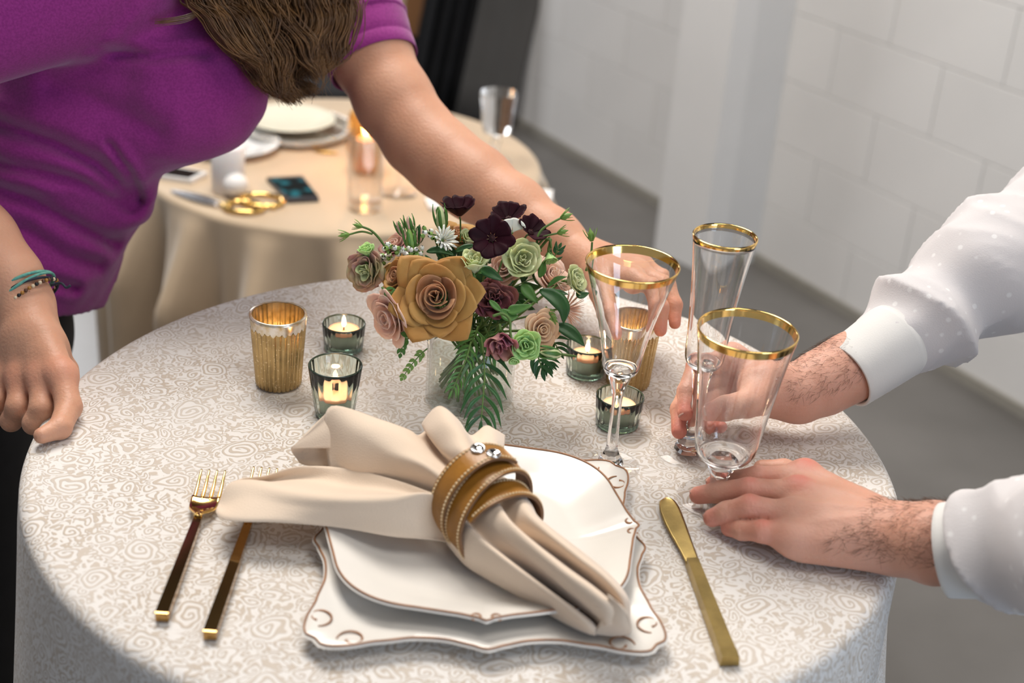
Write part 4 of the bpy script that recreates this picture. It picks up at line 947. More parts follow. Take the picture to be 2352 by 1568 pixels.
# ------------------------------------------------------------------ far table and what stands on it
C2 = A(-.345, 1.628)
M['champagne'] = mat('champagne_satin', (.56, .43, .29), .55, sheen=.4, spec=.35, var=.12, vs=6, bump=.1, bs=300)
table('round_table', 'lower round table under the champagne cloth, in the background', C2[0], C2[1], TZ2, .392)
cloth('tablecloth', 'champagne beige satin cloth falling in folds from the far table', C2[0], C2[1], .415, TZ2, M['champagne'], 17, .10, .74, ph=.2, gain=4)
def H(px, py, z=0.0): return G(px, py, z, TZ2)
def scale2(p): return FPX / ((p - CAM) @ FW)                # px per metre there
def round_dish(name, label, px, py, hw, z, prof, m, grp=None, extra=None):
    c = H(px, py, z); r = hw / scale2(c); t = thing(name, label, 'plate', (c[0], c[1], TZ2 + z), grp)
    V, F = lathe([(a * r, b * r) for a, b in prof], 72); mk('dish', V + A(c[0], c[1], TZ2 + z), F, m, t)
    if extra: extra(t, c, r)
    return c, r
DISH = [(.02, .0), (.55, .0), (.62, .03), (.97, .14), (1.0, .155), (.985, .17), (.95, .165), (.64, .075), (.55, .05), (.02, .05)]
M['glossw'] = mat('glossy_white_china', (.78, .79, .80), .08, var=.03, coat=.5)
M['silverglass'] = mat('silvered_glass', (.72, .70, .66), .12, .8, var=.15, vs=120)
M['cream2'] = mat('ivory_china', (.76, .74, .62), .2, var=.03)
round_dish('white_plate', 'glossy white plate at the left of the far table, partly behind the purple shirt', 530, 340, 112, .001, DISH, M['glossw'])
def beads(t, c, r):
    for k in range(56):
        a = k * 6.283 / 56; V, F = lathe([(.0001, -.006), (.0045, -.003), (.006, 0), (.0045, .003), (.0001, .006)], 8); mk('bead', V + A(c[0] + r * math.cos(a), c[1] + r * math.sin(a), TZ2 + .012 + r * .04), F, M['silverglass'], t)
cc, rr_ = round_dish('beaded_charger', 'silvered glass charger with a beaded edge under the ivory plate', 682, 305, 124, .001, [(.02, .0), (.6, .0), (.95, .06), (1, .08), (.98, .10), (.6, .05), (.02, .05)], M['silverglass'], extra=beads)
c, r = H(668, 283, .014), None
round_dish('ivory_plate', 'ivory dinner plate stacked on the beaded charger', 668, 285, 102, .012 + rr_ * .05, DISH, M['cream2'])
c = H(525, 438); s = scale2(c); r = 38 / s; h = .092
t = thing('pillar_candle', 'white ribbed pillar candle standing on the far table', 'candle', (c[0], c[1], TZ2 + .001))
V, F = lathe([(.001, 0), (r - .001, 0), (r, .001), (r, h - .003), (r - .003, h), (r * .5, h - .004), (.001, h - .004)], 72, lambda r, z, a, i: r * (1 + .008 * math.sin(a * 24))); mk('wax', V + A(c[0], c[1], TZ2 + .001), F, mat('white_wax', (.80, .77, .76), .5, sss=.3, var=.04), t)
mk('wick', *tube([A(c[0], c[1], TZ2 + h - .004), A(c[0], c[1], TZ2 + h + .008)], .001, 6), M['wick'], t)
c = H(541, 452); r = 29 / scale2(c); V, F = lathe([(r * math.sin(a) if 0 < a < math.pi else .0005, r - r * .92 * math.cos(a)) for a in np.linspace(0, math.pi, 14)], 28)
tag(mk('white_ball_ornament', V + A(c[0], c[1], TZ2 + .001), F, mat('matte_white', (.82, .80, .78), .5, var=.03), org=(c[0], c[1], TZ2)), 'small white egg-shaped ornament in front of the pillar candle', 'ornament')
# scissors
p0, p1, p2, p3 = H(392, 438, .004), H(505, 470, .006), H(560, 476, .006), H(648, 466, .004)
t = thing('scissors', 'gold-handled scissors with steel blades on the far table', 'scissors', (p1[0], p1[1], TZ2 + .002))
for k in (0, 1):
    o = A(0, .012 * k - .004, .002 * k); mk('blade', *sheet(leaf_grid([p1 + o, (p0 + p1) / 2 + o, p0 + o * .3], .010, A(0, 0, 1), .0), .002), M['steel'], t)
for k, (q, rad) in enumerate(((p2, .030), (H(600, 462, .005), .034))):
    a = np.linspace(0, 6.283, 30); P = np.stack([q[0] + rad * 1.2 * np.cos(a), q[1] + rad * .9 * np.sin(a), np.full(30, TZ2 + .007)], 1); mk('finger_loop', *tube(P, .005, 8, cap=False), M['gold'], t)
mk('shank', *tube([p1, (p1 + p2) / 2, p2 - A(.03, 0, 0)], .005, 8), M['gold'], t); mk('tip', *tube([p2 + A(.05, .01, 0), p3], [.006, .004], 8), M['gold'], t)
# phones
def phone(label, q, mb, ms, th=.008, screen=(.94, .80)):
    q = [H(*p, th) for p in q]; c = sum(q) / 4; t = thing('phone', label, 'phone', (c[0], c[1], TZ2 + .001), 'phones on the far table')
    V = [A(p[0], p[1], TZ2 + .001) for p in q] + [A(p[0], p[1], TZ2 + .001 + th) for p in q]; F = [(3, 2, 1, 0), (4, 5, 6, 7)] + [(i, (i + 1) % 4, 4 + (i + 1) % 4, 4 + i) for i in range(4)]
    mk('case', V, F, mb, t, smooth=False)
    W_ = [c + (p - c) * np.array([screen[0], screen[1], 1]) for p in q]; V = [A(p[0], p[1], TZ2 + .0012 + th) for p in W_] + [A(p[0], p[1], TZ2 + .0016 + th) for p in W_]
    mk('screen', V, F, ms, t, smooth=False)
ms = mat('lit_teal_screen', (.004, .012, .016), .1, var=.0); nt2 = ms.node_tree; b = nt2.nodes['Principled BSDF']
tc = nd(ms, 'ShaderNodeTexCoord'); vz = nd(ms, 'ShaderNodeTexVoronoi'); vz.inputs['Scale'].default_value = 34; ln(ms, tc.outputs['Object'], vz.inputs['Vector'])
rp_ = nd(ms, 'ShaderNodeMapRange'); ln(ms, vz.outputs['Distance'], rp_.inputs['Value']); rp_.inputs['From Min'].default_value = .5; rp_.inputs['From Max'].default_value = .1; rp_.inputs['To Max'].default_value = .28
ln(ms, rp_.outputs['Result'], b.inputs['Emission Strength']); b.inputs['Emission Color'].default_value = (.05, .55, .65, 1)
phone('black phone with a lit teal screen on the far table', [(612, 408), (660, 459), (733, 455), (695, 404)], mat('dark_case', (.05, .05, .06), .3, var=.1), ms)
phone('white phone with a dark screen, half under the purple shirt', [(330, 398), (440, 414), (478, 396), (385, 380)], mat('white_case', (.75, .75, .75), .3, var=.03), mat('black_screen', (.01, .01, .012), .08, var=.1), screen=(.8, .8))
# glasses on the far table
M['farglass'] = thin_glass('far_clear_glass', (.97, .97, .97), .9)
c = H(838, 480); s = scale2(c); r = 42 / s; o = A(c[0], c[1], TZ2 + .001)
t = thing('tumbler', 'tall ribbed clear tumbler on the far table in front of the amber light', 'glass', o)
V, F = lathe([(.001, 0), (r * .92, 0), (r * .95, .003), (r, .15), (r - .002, .152), (r * .93, .02), (.001, .016)], 96, lambda r_, z, a, i: r_ * (1 + .012 * math.sin(a * 20)) if i in (2, 3) else r_); mk('glass', V + o, F, M['farglass'], t)
V, F = lathe([(.001, .001), (r * .88, .001), (r * .88, .014), (.001, .014)], 40); mk('thick_base', V + o, F, M['farglass'], t, sharp=40)
M['amber'] = thin_glass('amber_glass', (.95, .66, .30), 1.4); c = H(838, 395); s = scale2(c); r = 44 / s; o = A(c[0], c[1], TZ2 + .001)
t = thing('amber_candle_glass', 'amber glass candle holder with a lit candle behind the tumbler', 'candle holder', o)
V, F = lathe([(.001, 0), (r * .6, 0), (r * .7, .01), (r, .05), (r * .95, .10), (r * .80, .125)], 64, lambda r_, z, a, i: r_ * (1 + .02 * math.sin(a * 12))); mk('glass', V + o, F, M['amber'], t)
V, F = lathe([(.001, .004), (r * .5, .004), (r * .5, .07), (.001, .07)], 32); mk('candle', V + o, F, M['wax'], t, sharp=40)
V, F = lathe([(.0006, .0), (.005, .006), (.006, .016), (.003, .03), (.0003, .042)], 14); mk('flame', V + o + A(0, 0, .076), F, M['flame'], t)
d = bpy.data.lights.new('flame_glow', 'POINT'); d.energy = .5; d.color = (1, .6, .28); d.shadow_soft_size = .01; lo = bpy.data.objects.new('flame_glow', d); COL.objects.link(lo); lo.parent = t; lo.location = (0, 0, .12)
def stem_glass(name, label, px, py, fr, prof, m):
    c = H(px, py); o = A(c[0], c[1], TZ2 + .001); t = thing(name, label, 'glass', o)
    V, F = lathe([(.001, 0), (fr, 0), (fr, .002), (.012, .006), (.005, .015)], 48); mk('foot', V + o, F, M['farglass'], t)
    zs = [p for p in prof if p[0] < .02]; V, F = lathe(zs, 16, lambda r_, z, a, i: r_ * (1 + .06 * math.cos(a * 6))); mk('stem', V + o, F, m, t)
    V, F = lathe([p for p in prof if p[0] >= .0125], 72, lambda r_, z, a, i: r_ * (1 + .012 * math.cos(a * 18))); mk('bowl', V + o, F, m, t)
stem_glass('coupe', 'stemmed glass standing between the tumbler and the reaching arm', 915, 446, .036, [(.005, .012), (.004, .05), (.005, .095), (.0125, .098), (.03, .11), (.04, .14), (.042, .17)], M['farglass'])
stem_glass('crystal_goblet', 'cut crystal goblet at the right of the far table against the white wall', 1136, 372, .034, [(.005, .012), (.006, .03), (.010, .045), (.005, .055), (.0125, .062), (.028, .066), (.031, .078), (.034, .11), (.0385, .150)], M['crystal'])
p0, p1 = H(722, 346, .004), H(775, 352, .004)
tag(mk('gold_knife', *sheet(leaf_grid([p0, (p0 + p1) / 2, p1], .006, A(0, 0, 1), .0), .004), M['gold'], org=p0), 'short gold knife end lying beside the beaded charger', 'knife')
def folded(label, q, th=.006):
    q = [H(*p, .004) for p in q]; V = [A(p[0], p[1], TZ2 + .002) for p in q] + [A(p[0], p[1], TZ2 + .002 + th) for p in q]
    F = [(3, 2, 1, 0), (4, 5, 6, 7)] + [(i, (i + 1) % 4, 4 + (i + 1) % 4, 4 + i) for i in range(4)]; o = mk('folded_napkin', V, F, M['whitelinen'], smooth=False, org=sum(q) / 4); tag(o, label, 'napkin', 'white folded napkins on the far table')
M['whitelinen'] = mat('white_linen', (.80, .79, .78), .8, var=.04, bump=.2, bs=500)
folded('white folded napkin at the right edge of the far table', [(1200, 436), (1216, 462), (1268, 462), (1270, 440)])
folded('white folded napkin showing between the far stem glass and the forearm', [(975, 458), (985, 480), (1060, 480), (1040, 458)])
# chair behind the far table
CX, CY = -.58, 3.10
ch = thing('chair', 'pale wooden chair with a dark cushion behind the far table', 'chair', (CX, CY, 0)); M['chairwood'] = mat('pale_chair_wood', (.36, .27, .19), .5, var=.2, vs=12)
for sx in (-1, 1):
    mk('leg', *tube([A(CX + .18 * sx, CY + .18, 0), A(CX + .18 * sx, CY + .18, .44), A(CX + .18 * sx, CY + .26, .90)], [.016, .018, .014], 10), M['chairwood'], ch)
    mk('leg', *tube([A(CX + .18 * sx, CY - .18, 0), A(CX + .18 * sx, CY - .18, .44)], [.014, .018], 10), M['chairwood'], ch)
V, F = bbox_((CX, CY, .445), (.42, .42, .035), .01); mk('seat', V, F, M['chairwood'], ch, sharp=30); V, F = bbox_((CX, CY, .475), (.38, .38, .03), .012); mk('cushion', V, F, M['black'], ch, sharp=30)
a = np.linspace(-1, 1, 15); mk('top_rail', *tube(np.stack([CX + .19 * a, CY + .26 + .03 * (1 - a * a), .89 + .012 * (1 - a * a)], 1), .018, 10), M['chairwood'], ch)
for k in range(4): mk('spindle', *tube([A(CX - .12 + .08 * k, CY + .18, .46), A(CX - .12 + .08 * k, CY + .28, .88)], .008, 8), M['chairwood'], ch)

# ------------------------------------------------------------------ people
def skin(name, base, flush, dark):
    m = mat(name, base, .48, spec=.4, sss=.35, sssr=(1, .35, .2), col2=dark, vs=22, bump=.30, bs=330); nt = m.node_tree; b = nt.nodes['Principled BSDF']
    lk = b.inputs['Base Color'].links[0].from_socket; at = nd(m, 'ShaderNodeAttribute'); at.attribute_name = 'flush'
    mx = nd(m, 'ShaderNodeMix', data_type='RGBA'); mx.inputs['B'].default_value = tuple(flush) + (1,); ln(m, lk, mx.inputs['A']); ln(m, at.outputs['Fac'], mx.inputs['Factor']); ln(m, mx.outputs['Result'], b.inputs['Base Color'])
    return m
M['skin_w'] = skin('warm_skin', (.58, .31, .20), (.62, .22, .15), (.53, .27, .17))
M['skin_m'] = skin('fair_skin', (.65, .36, .27), (.66, .20, .155), (.60, .31, .22))
M['nail'] = mat('nail', (.70, .40, .33), .25, spec=.5, var=.05)
def flush_attr(o, pts):                              # natural redness of knuckles and fingertips
    me = o.data; co = np.empty(len(me.vertices) * 3, np.float32); me.vertices.foreach_get('co', co); co = co.reshape(-1, 3) + OFF[o]; f = np.zeros(len(co))
    for p, r, w in pts: f = np.maximum(f, w * np.exp(-((co - p) ** 2).sum(1) / (r * r)))
    a = me.attributes.new('flush', 'FLOAT', 'POINT'); a.data.foreach_set('value', f.astype(np.float32))
def hand_sdf(arm, palm, fingers, res, kp=.012, kf=.0035, knuck=None):
    allp = arm + palm + [p for f in fingers for p in f]; S = SDF(allp, res)
    body = S.add(S.new(), arm, .02); body = S.add(body, palm, kp); fg = S.new()
    for f in fingers: u = S.add(S.new(), f, .004); fg = SDF.join(fg, u, kf * .35)
    V = SDF.join(body, fg, .009)
    if knuck: V = S.add(V, knuck, .006)
    return S, V
def fing(P, r): 
    P = [np.asarray(p, float) for p in P]; return chain(P, r)

# ---------------- the woman in purple
hips = Q(-75, 800, 1.74); wom = thing('person', 'person in a purple T-shirt leaning over the table, reaching with one arm behind the flowers', 'person', (hips[0], hips[1], 0))
sh_n, sh_f = Q(215, -70, 1.52), Q(735, -150, 1.80)
# far arm with the hand closing over the gold votive
ap = [Q(775, -60, 1.785), Q(848, 120, 1.755), Q(906, 234, 1.735), Q(965, 318, 1.715), Q(1022, 370, 1.695), Q(1090, 420, 1.67), Q(1180, 482, 1.635), Q(1270, 545, 1.60), Q(1335, 590, 1.575)]
ar = [.052, .0485, .0450, .0430, .0425, .0415, .036, .0285, .0245]
wr = Q(1345, 598, 1.57)
mc = [Q(1455, 642, 1.475), Q(1470, 624, 1.505), Q(1474, 609, 1.532), Q(1466, 600, 1.556)]
palm = [seg(wr, m_, .020, .0115) for m_ in mc] + [seg(mc[0], mc[3], .0105, .0100), seg(wr, Q(1385, 648, 1.51), .018, .0155)]
fg = [fing([mc[0], Q(1500, 658, 1.448), Q(1518, 706, 1.437), Q(1517, 758, 1.436)], [.0100, .0088, .0080, .0066]),
      fing([mc[1], Q(1532, 655, 1.478), Q(1549, 700, 1.468), Q(1550, 742, 1.462)], [.0102, .0090, .0081, .0062]),
      fing([mc[2], Q(1530, 640, 1.515), Q(1545, 690, 1.505), Q(1540, 722, 1.50)], [.0100, .0086, .0078, .0062]),
      fing([mc[3], Q(1510, 628, 1.545), Q(1522, 665, 1.54), Q(1520, 692, 1.535)], [.0090, .0076, .0068, .0056]),
      fing([Q(1372, 630, 1.525), Q(1380, 672, 1.482), Q(1394, 722, 1.450), Q(1412, 764, 1.434)], [.0150, .0120, .0098, .0072])]
S, V = hand_sdf(chain(ap, ar), palm, fg, .0017); m1 = S.mesh(V)
# near arm, fist on the table edge
wn_ = Q(58, 700, 1.435)
ap2 = [sh_n, Q(-150, 60, 1.45), Q(-245, 330, 1.45), Q(-140, 450, 1.45), Q(-50, 555, 1.445), Q(20, 640, 1.44), wn_]; ar2 = [.050, .046, .040, .0405, .0365, .0305, .0265]
m2c = [Q(142, 862, 1.370), Q(98, 872, 1.380), Q(50, 872, 1.396), Q(5, 866, 1.415)]
palm2 = [seg(wn_, m_, .0225, .0128) for m_ in m2c] + [seg(m2c[0], m2c[3], .0120, .0110), seg(wn_, Q(120, 800, 1.42), .020, .0150), ell(Q(78, 800, 1.412), (.032, .017, .032))]
fg2 = [fing([m2c[0], Q(158, 935, 1.350), Q(138, 982, 1.322), Q(96, 1000, 1.306)], [.0128, .0122, .0106, .0076]),
       fing([m2c[1], Q(97, 940, 1.362), Q(78, 972, 1.362), Q(72, 955, 1.395)], [.0130, .0122, .0105, .0085]),
       fing([m2c[2], Q(42, 935, 1.380), Q(26, 966, 1.388), Q(28, 945, 1.415)], [.0126, .0118, .0102, .0085]),
       fing([m2c[3], Q(-8, 920, 1.400), Q(-18, 950, 1.410), Q(-10, 935, 1.435)], [.0118, .0108, .0095, .0080]),
       fing([Q(110, 790, 1.42), Q(150, 850, 1.435), Q(165, 905, 1.44), Q(150, 950, 1.44)], [.0150, .0125, .0105, .0085])]
S, V = hand_sdf(chain(ap2, ar2), palm2, fg2, .0019); m2 = S.mesh(V)
# head, neck, trunk under the clothes
hc = Q(640, -290, 1.57); fwd = nrm(A(.55, -.35, -.62)); hup = nrm(A(.45, -.25, .75)); hup = nrm(hup - fwd * (hup @ fwd)); hs = np.cross(fwd, hup); HB = np.array([hs, fwd, hup]).T
def hl(x, y, z): return hc + HB @ A(x, y, z)
nb = (sh_n * .45 + sh_f * .55) + A(.02, -.02, .05)
chest = Q(330, 30, 1.68)
trunk = [ell(hl(0, -.01, .02), (.075, .092, .105), HB), ell(hl(0, .03, -.06), (.052, .062, .062), HB), seg(hl(0, -.03, -.06), nb, .052, .058), seg(nb, chest, .07, .09), seg(chest, Q(110, 420, 1.71), .085, .06), seg(Q(110, 420, 1.71), hips, .06, .07), seg(sh_n, sh_f, .05, .05)]
face = [ell(hl(0, .090, -.012), (.011, .017, .022), HB), ell(hl(0, .082, -.058), (.024, .012, .009), HB), ell(hl(.077, .0, -.005), (.010, .018, .030), HB), ell(hl(-.077, .0, -.005), (.010, .018, .030), HB)]
S = SDF(trunk + face, .005); V = S.add(S.new(), trunk, .03); V = S.add(V, face, .008); V = S.cut(V, [ell(hl(.032, .092, .018), (.016, .010, .009), HB), ell(hl(-.032, .092, .018), (.016, .010, .009), HB)], .006); m3 = S.mesh(V)
Vb, Fb_ = merge([m1, m2, m3]); body = mk('body', Vb, Fb_, M['skin_w'], wom)
flush_attr(body, [(p, .018, .6) for p in m2c] + [(f[-1][2], .016, .7) for f in fg] + [(f[1][2], .012, .5) for f in fg])
# T-shirt
def heather():
    m = mat('purple_heather_jersey', (.275, .030, .205), .85, sheen=.25, spec=.15, col2=(.215, .021, .158), vs=420, vdet=2, bump=.25, bs=700); return m
M['purple'] = heather()
tors = [seg(sh_n + A(0, 0, -.01), sh_f + A(0, 0, -.01), .085, .080), ell(Q(320, 40, 1.68), (.15, .15, .15)), ell(Q(430, 186, 1.60), (.080, .084, .080)), ell(Q(470, 150, 1.74), (.080, .080, .080)),
        ell(Q(215, 190, 1.67), (.130, .14, .11)), ell(Q(140, 330, 1.69), (.102, .125, .10)), seg(Q(435, 190, 1.60), Q(205, 322, 1.64), .074, .062), seg(Q(115, 400, 1.70), Q(10, 590, 1.72), .108, .112), seg(Q(10, 590, 1.72), Q(-115, 770, 1.74), .112, .106), seg(Q(258, 385, 1.655), Q(304, 448, 1.66), .045, .014)]
hemP = Q(150, 706, 1.72)
slv_n = [seg(sh_n + A(.02, 0, 0), Q(-95, 60, 1.455), .078, .066)]; slv_f = [seg(sh_f + A(0, 0, .0), Q(872, 175, 1.75), .078, .0535)]
S = SDF(tors + slv_n + slv_f, .0040); T_ = S.add(S.new(), tors, .036)
wd1 = nrm(A(.35, -.2, .9))
def wrinkle(P):
    q = P - Q(150, 500, 1.65); u = q @ nrm(A(.62, -.35, .70)); v = q @ nrm(A(-.6, .1, .8)); lat = q @ RT
    low = np.clip((Q(300, 330, 1.65)[2] - P[:, 2]) / .12, 0, 1)
    w = low * (.006 - .014 * np.clip(folds(P, A(.62, -.35, .70), 21, 4.0, 4), -.2, 1)) - .0050 * folds(P, A(.5, -.3, .8), 9, 3, 5) + .0016 * vnoise(P, 40, 6)
    # gathered creases of the jersey: from the armpit and across the waist
    v_ = P - CAM; zz = v_ @ FW; px = 1176 + FPX * (v_ @ RT) / zz; py = 784 - FPX * (v_ @ UP) / zz; front = np.clip((1.74 - zz) / .06, 0, 1)
    for pl, wd_, am in CREASES:
        best = np.full(len(P), 1e9)
        for (x0, y0), (x1, y1) in zip(pl[:-1], pl[1:]):
            t = np.clip(((px - x0) * (x1 - x0) + (py - y0) * (y1 - y0)) / ((x1 - x0) ** 2 + (y1 - y0) ** 2), 0, 1); sd_ = np.hypot(px - x0 - t * (x1 - x0), py - y0 - t * (y1 - y0)); best = np.minimum(best, sd_)
        w += front * am * (np.exp(-(best / wd_) ** 2) - .45 * np.exp(-((best - 2.1 * wd_) / (1.3 * wd_)) ** 2))
    return w
CREASES = [([(-40, 270), (0, 284), (124, 328), (224, 378), (318, 463)], 19, .012), ([(-40, 362), (0, 378), (174, 413), (298, 478)], 15, .008), ([(-40, 425), (60, 455), (170, 515), (262, 560)], 16, .009), ([(-40, 500), (60, 530), (150, 590), (225, 610)], 15, .006), ([(-20, 590), (80, 640), (170, 660)], 12, .007),
           ([(190, 95), (260, 120), (350, 132), (470, 120)], 14, .006), ([(60, 140), (160, 112), (235, 70), (290, 15)], 14, .010), ([(120, 200), (240, 240), (360, 300)], 24, .005), ([(250, 330), (300, 400), (322, 455)], 9, .006)]
T_ = S.band(T_, wrinkle, .03)
n_ = S.add(S.new(), slv_n, .01); f_ = S.add(S.new(), slv_f, .01)
def wr2(P): a = (P - sh_f) @ nrm(Q(872, 175, 1.75) - sh_f); b = (P - sh_f) @ RT; return -.0030 * folds(P, nrm(Q(872, 175, 1.75) - sh_f), 26, 7, 8)
f_ = S.band(f_, wr2, .03)
# sleeve hems are cut square
gx = S.pts([0, 0, 0], S.sh)
d1 = nrm(Q(860, 140, 1.75) - sh_f); hp1 = Q(861, 152, 1.752); f_ = np.maximum(f_, ((gx - hp1.astype(np.float32)) @ d1.astype(np.float32)))
d2 = nrm(Q(-95, 60, 1.455) - sh_n); hp2 = Q(-120, 75, 1.45); n_ = np.maximum(n_, ((gx - hp2.astype(np.float32)) @ d2.astype(np.float32)))
d3 = nrm(Q(-75, 780, 1.74) - Q(20, 590, 1.72)); T_ = np.maximum(T_, ((gx - hemP.astype(np.float32)) @ nrm(d3 + A(.25, 0, -.1)).astype(np.float32)))
T_ = SDF.join(T_, np.maximum(f_, ((gx - (hp1 - d1 * .05).astype(np.float32)) @ d1.astype(np.float32))), .03); T_ = SDF.join(T_, n_, .008); del gx
shirt = mk('shirt', *S.mesh(T_), M['purple'], wom)
# open end of the far sleeve with its turned hem
hb0 = basis(d1); rows = []; aa = np.arange(96) * 2 * math.pi / 96
for (s_, dr) in [(-.13, -.002), (-.11, .0), (-.09, .0), (-.07, .0004), (-.055, .0006), (-.04, .0004), (-.030, .0), (-.0195, .0), (-.018, -.0009), (-.0165, .0002), (-.008, .0006), (-.001, .0006), (.0, .0), (-.001, -.0012), (-.03, -.002)]:
    c_ = hp1 + d1 * s_; f0 = np.linalg.norm(c_ - sh_f) / np.linalg.norm(Q(872, 175, 1.75) - sh_f); rad = .078 + (.0535 - .078) * f0 + dr + .0008
    p_ = c_ + (np.cos(aa)[:, None] * hb0[:, 0] + np.sin(aa)[:, None] * hb0[:, 1]) * rad; nn_ = (p_ - c_) / rad; w_ = -folds(p_, d1 + .3 * RT, 30, 9, 8) * .0030 * min(1, max(0, (-s_ - .02) / .03)); rows.append(p_ + nn_ * w_[:, None])
mk('sleeve', np.concatenate(rows), grid_faces(len(rows), 96, cv=True), M['purple'], shirt)
# trousers
fl_ = A(hips[0], hips[1], 0)
lg = [seg(Q(-60, 760, 1.74), hips, .118, .128), seg(hips + A(.02, -.08, 0), fl_ + A(-.02, -.12, .08), .088, .055), seg(hips + A(-.02, .09, 0), fl_ + A(-.04, .14, .08), .088, .055)]
S = SDF(lg, .008); mk('trousers', *S.mesh(S.add(S.new(), lg, .03)), M['black'], wom)
M['shoe'] = mat('black_shoe', (.02, .02, .022), .4, var=.2)
for dy in (-.12, .14):
    p = fl_ + A(-.03, dy, .045); sp = [seg(p, p + A(.12, -.03, -.01), .045, .038), ell(p + A(-.02, 0, .02), (.05, .045, .05))]; S = SDF(sp, .006); V = S.add(S.new(), sp, .03); g_ = S.pts([0, 0, 0], S.sh); V = np.maximum(V, .002 - g_[..., 2]); mk('shoe', *S.mesh(V), M['shoe'], wom)
# hair: many fine strands hanging from the bowed head
M['hair'] = mat('brown_hair', (.080, .034, .012), .34, spec=.55, col2=(.20, .098, .034), vs=45)
hr = np.random.default_rng(3); hm = []; 
def strand(P, r0, n=4):
    P = crom(np.array(P), 4); m_ = len(P); r = r0 * np.sin(np.linspace(.35, 3.05, m_)) ** .6; V, F = tube(P, np.maximum(r, .00012), n, cap=False); return V, np.array(F)
cap_pts = []
LOCKS = [[(455, -70), (492, 40), (540, 112), (592, 152)], [(480, -70), (520, 50), (575, 125), (602, 190)], [(520, -70), (552, 50), (602, 130), (625, 190), (640, 226)], [(545, -70), (580, 40), (612, 110), (618, 170), (655, 236)],
    [(570, -70), (592, 40), (628, 120), (652, 190), (690, 236)], [(600, -70), (628, 50), (598, 130), (612, 190), (668, 236)], [(620, -70), (640, 60), (612, 140), (640, 205), (676, 232)], [(640, -70), (662, 40), (640, 110), (646, 170), (700, 222)],
    [(660, -70), (682, 50), (655, 130), (664, 185), (716, 214)], [(680, -70), (690, 40), (700, 100), (684, 150), (672, 190)], [(700, -70), (716, 50), (692, 110), (702, 150), (682, 186)], [(720, -70), (742, 40), (716, 95), (716, 135), (700, 170)],
    [(740, -70), (756, 40), (736, 100), (746, 140), (722, 176)], [(765, -70), (776, 30), (760, 90), (765, 125), (742, 160)], [(785, -70), (788, 20), (778, 80), (772, 120), (748, 160)], [(600, -70), (642, 40), (690, 92), (702, 130), (732, 186)], [(560, -70), (600, 60), (640, 130), (632, 180), (650, 220)], [(500, -70), (560, 30), (588, 100), (600, 160), (616, 206)],
    [(630, -70), (610, 30), (585, 90), (596, 150), (622, 200)], [(750, -70), (735, 20), (705, 70), (722, 120), (738, 150)]]
for li, lk in enumerate(LOCKS * 2):
    dl = 1.505 + .075 * min(1, max(0, (lk[1][0] - 490) / 200)) + (li % 5 - 2) * .007 + (.018 if li >= len(LOCKS) else 0); jx = hr.normal(0, 9 if li >= len(LOCKS) else 2)
    for k in range(105):
        th = hr.uniform(0, 6.283); ph = hr.uniform(.02, 1.75); d = A(math.sin(ph) * math.cos(th), -abs(math.sin(ph) * math.sin(th)) * .9 + .25, math.cos(ph)); d = nrm(d)
        root = hl(*(A(.083, .100, .113) * d + A(0, -.01, .02))); cr = root + (root - hc) * .10 + A(0, 0, .005); ox, od = hr.normal(0, 1), hr.normal(0, 1); P = [root, cr]; cut_ = hr.uniform(.45, 1.08); m_ = len(lk) - 1
        for i, (x, y) in enumerate(lk):
            f = i / m_; w = 16 * math.sin(math.pi * min(1, .22 + .74 * f)) ** .8 + 2; yy = y if i < m_ else lk[m_ - 1][1] + (y - lk[m_ - 1][1]) * cut_
            P.append(Q(x + jx + ox * w + hr.normal(0, 3.2), yy + hr.normal(0, 4), dl + od * w / 1900))
        hm.append(strand(P, hr.uniform(.00045, .00085), 3))
for k in range(70):                                 # loose flyaway ends
    x = hr.uniform(560, 760); y = hr.uniform(120, 200); dp = 1.56; hm.append(strand([Q(x, y - 60, dp), Q(x + hr.normal(0, 12), y, dp), Q(x + hr.normal(0, 30), y + 45 * hr.random() + 12, dp), Q(x + hr.normal(20, 45), y + 30 + 40 * hr.random(), dp)], .00035, 3) if False else strand([Q(x, y - 60, dp), Q(x + hr.normal(0, 8), y, dp), Q(x + hr.normal(5, 18), y + 30 + 30 * hr.random(), dp)], .0003))
for k in range(16):                                 # lock lying on the shoulder
    y = 40 + hr.normal(0, 3.5); hm.append(strand([Q(560, -70 + hr.normal(0, 10), 1.53), Q(500 + hr.normal(0, 6), 0 + hr.normal(0, 6), 1.505), Q(440, y - 2, 1.49), Q(385, y + 10, 1.485), Q(355, y + 12 + hr.normal(0, 2), 1.485)], .0004))
hv, hf = merge(hm); o = mk('hair', hv, hf, M['hair'], wom); o['kind'] = 'stuff'
scalp = [ell(hl(0, -.022, .032), (.082, .092, .104), HB)]; S = SDF(scalp, .005); V = S.add(S.new(), scalp, .01); mk('scalp_hair', *S.mesh(V), M['hair'], wom)
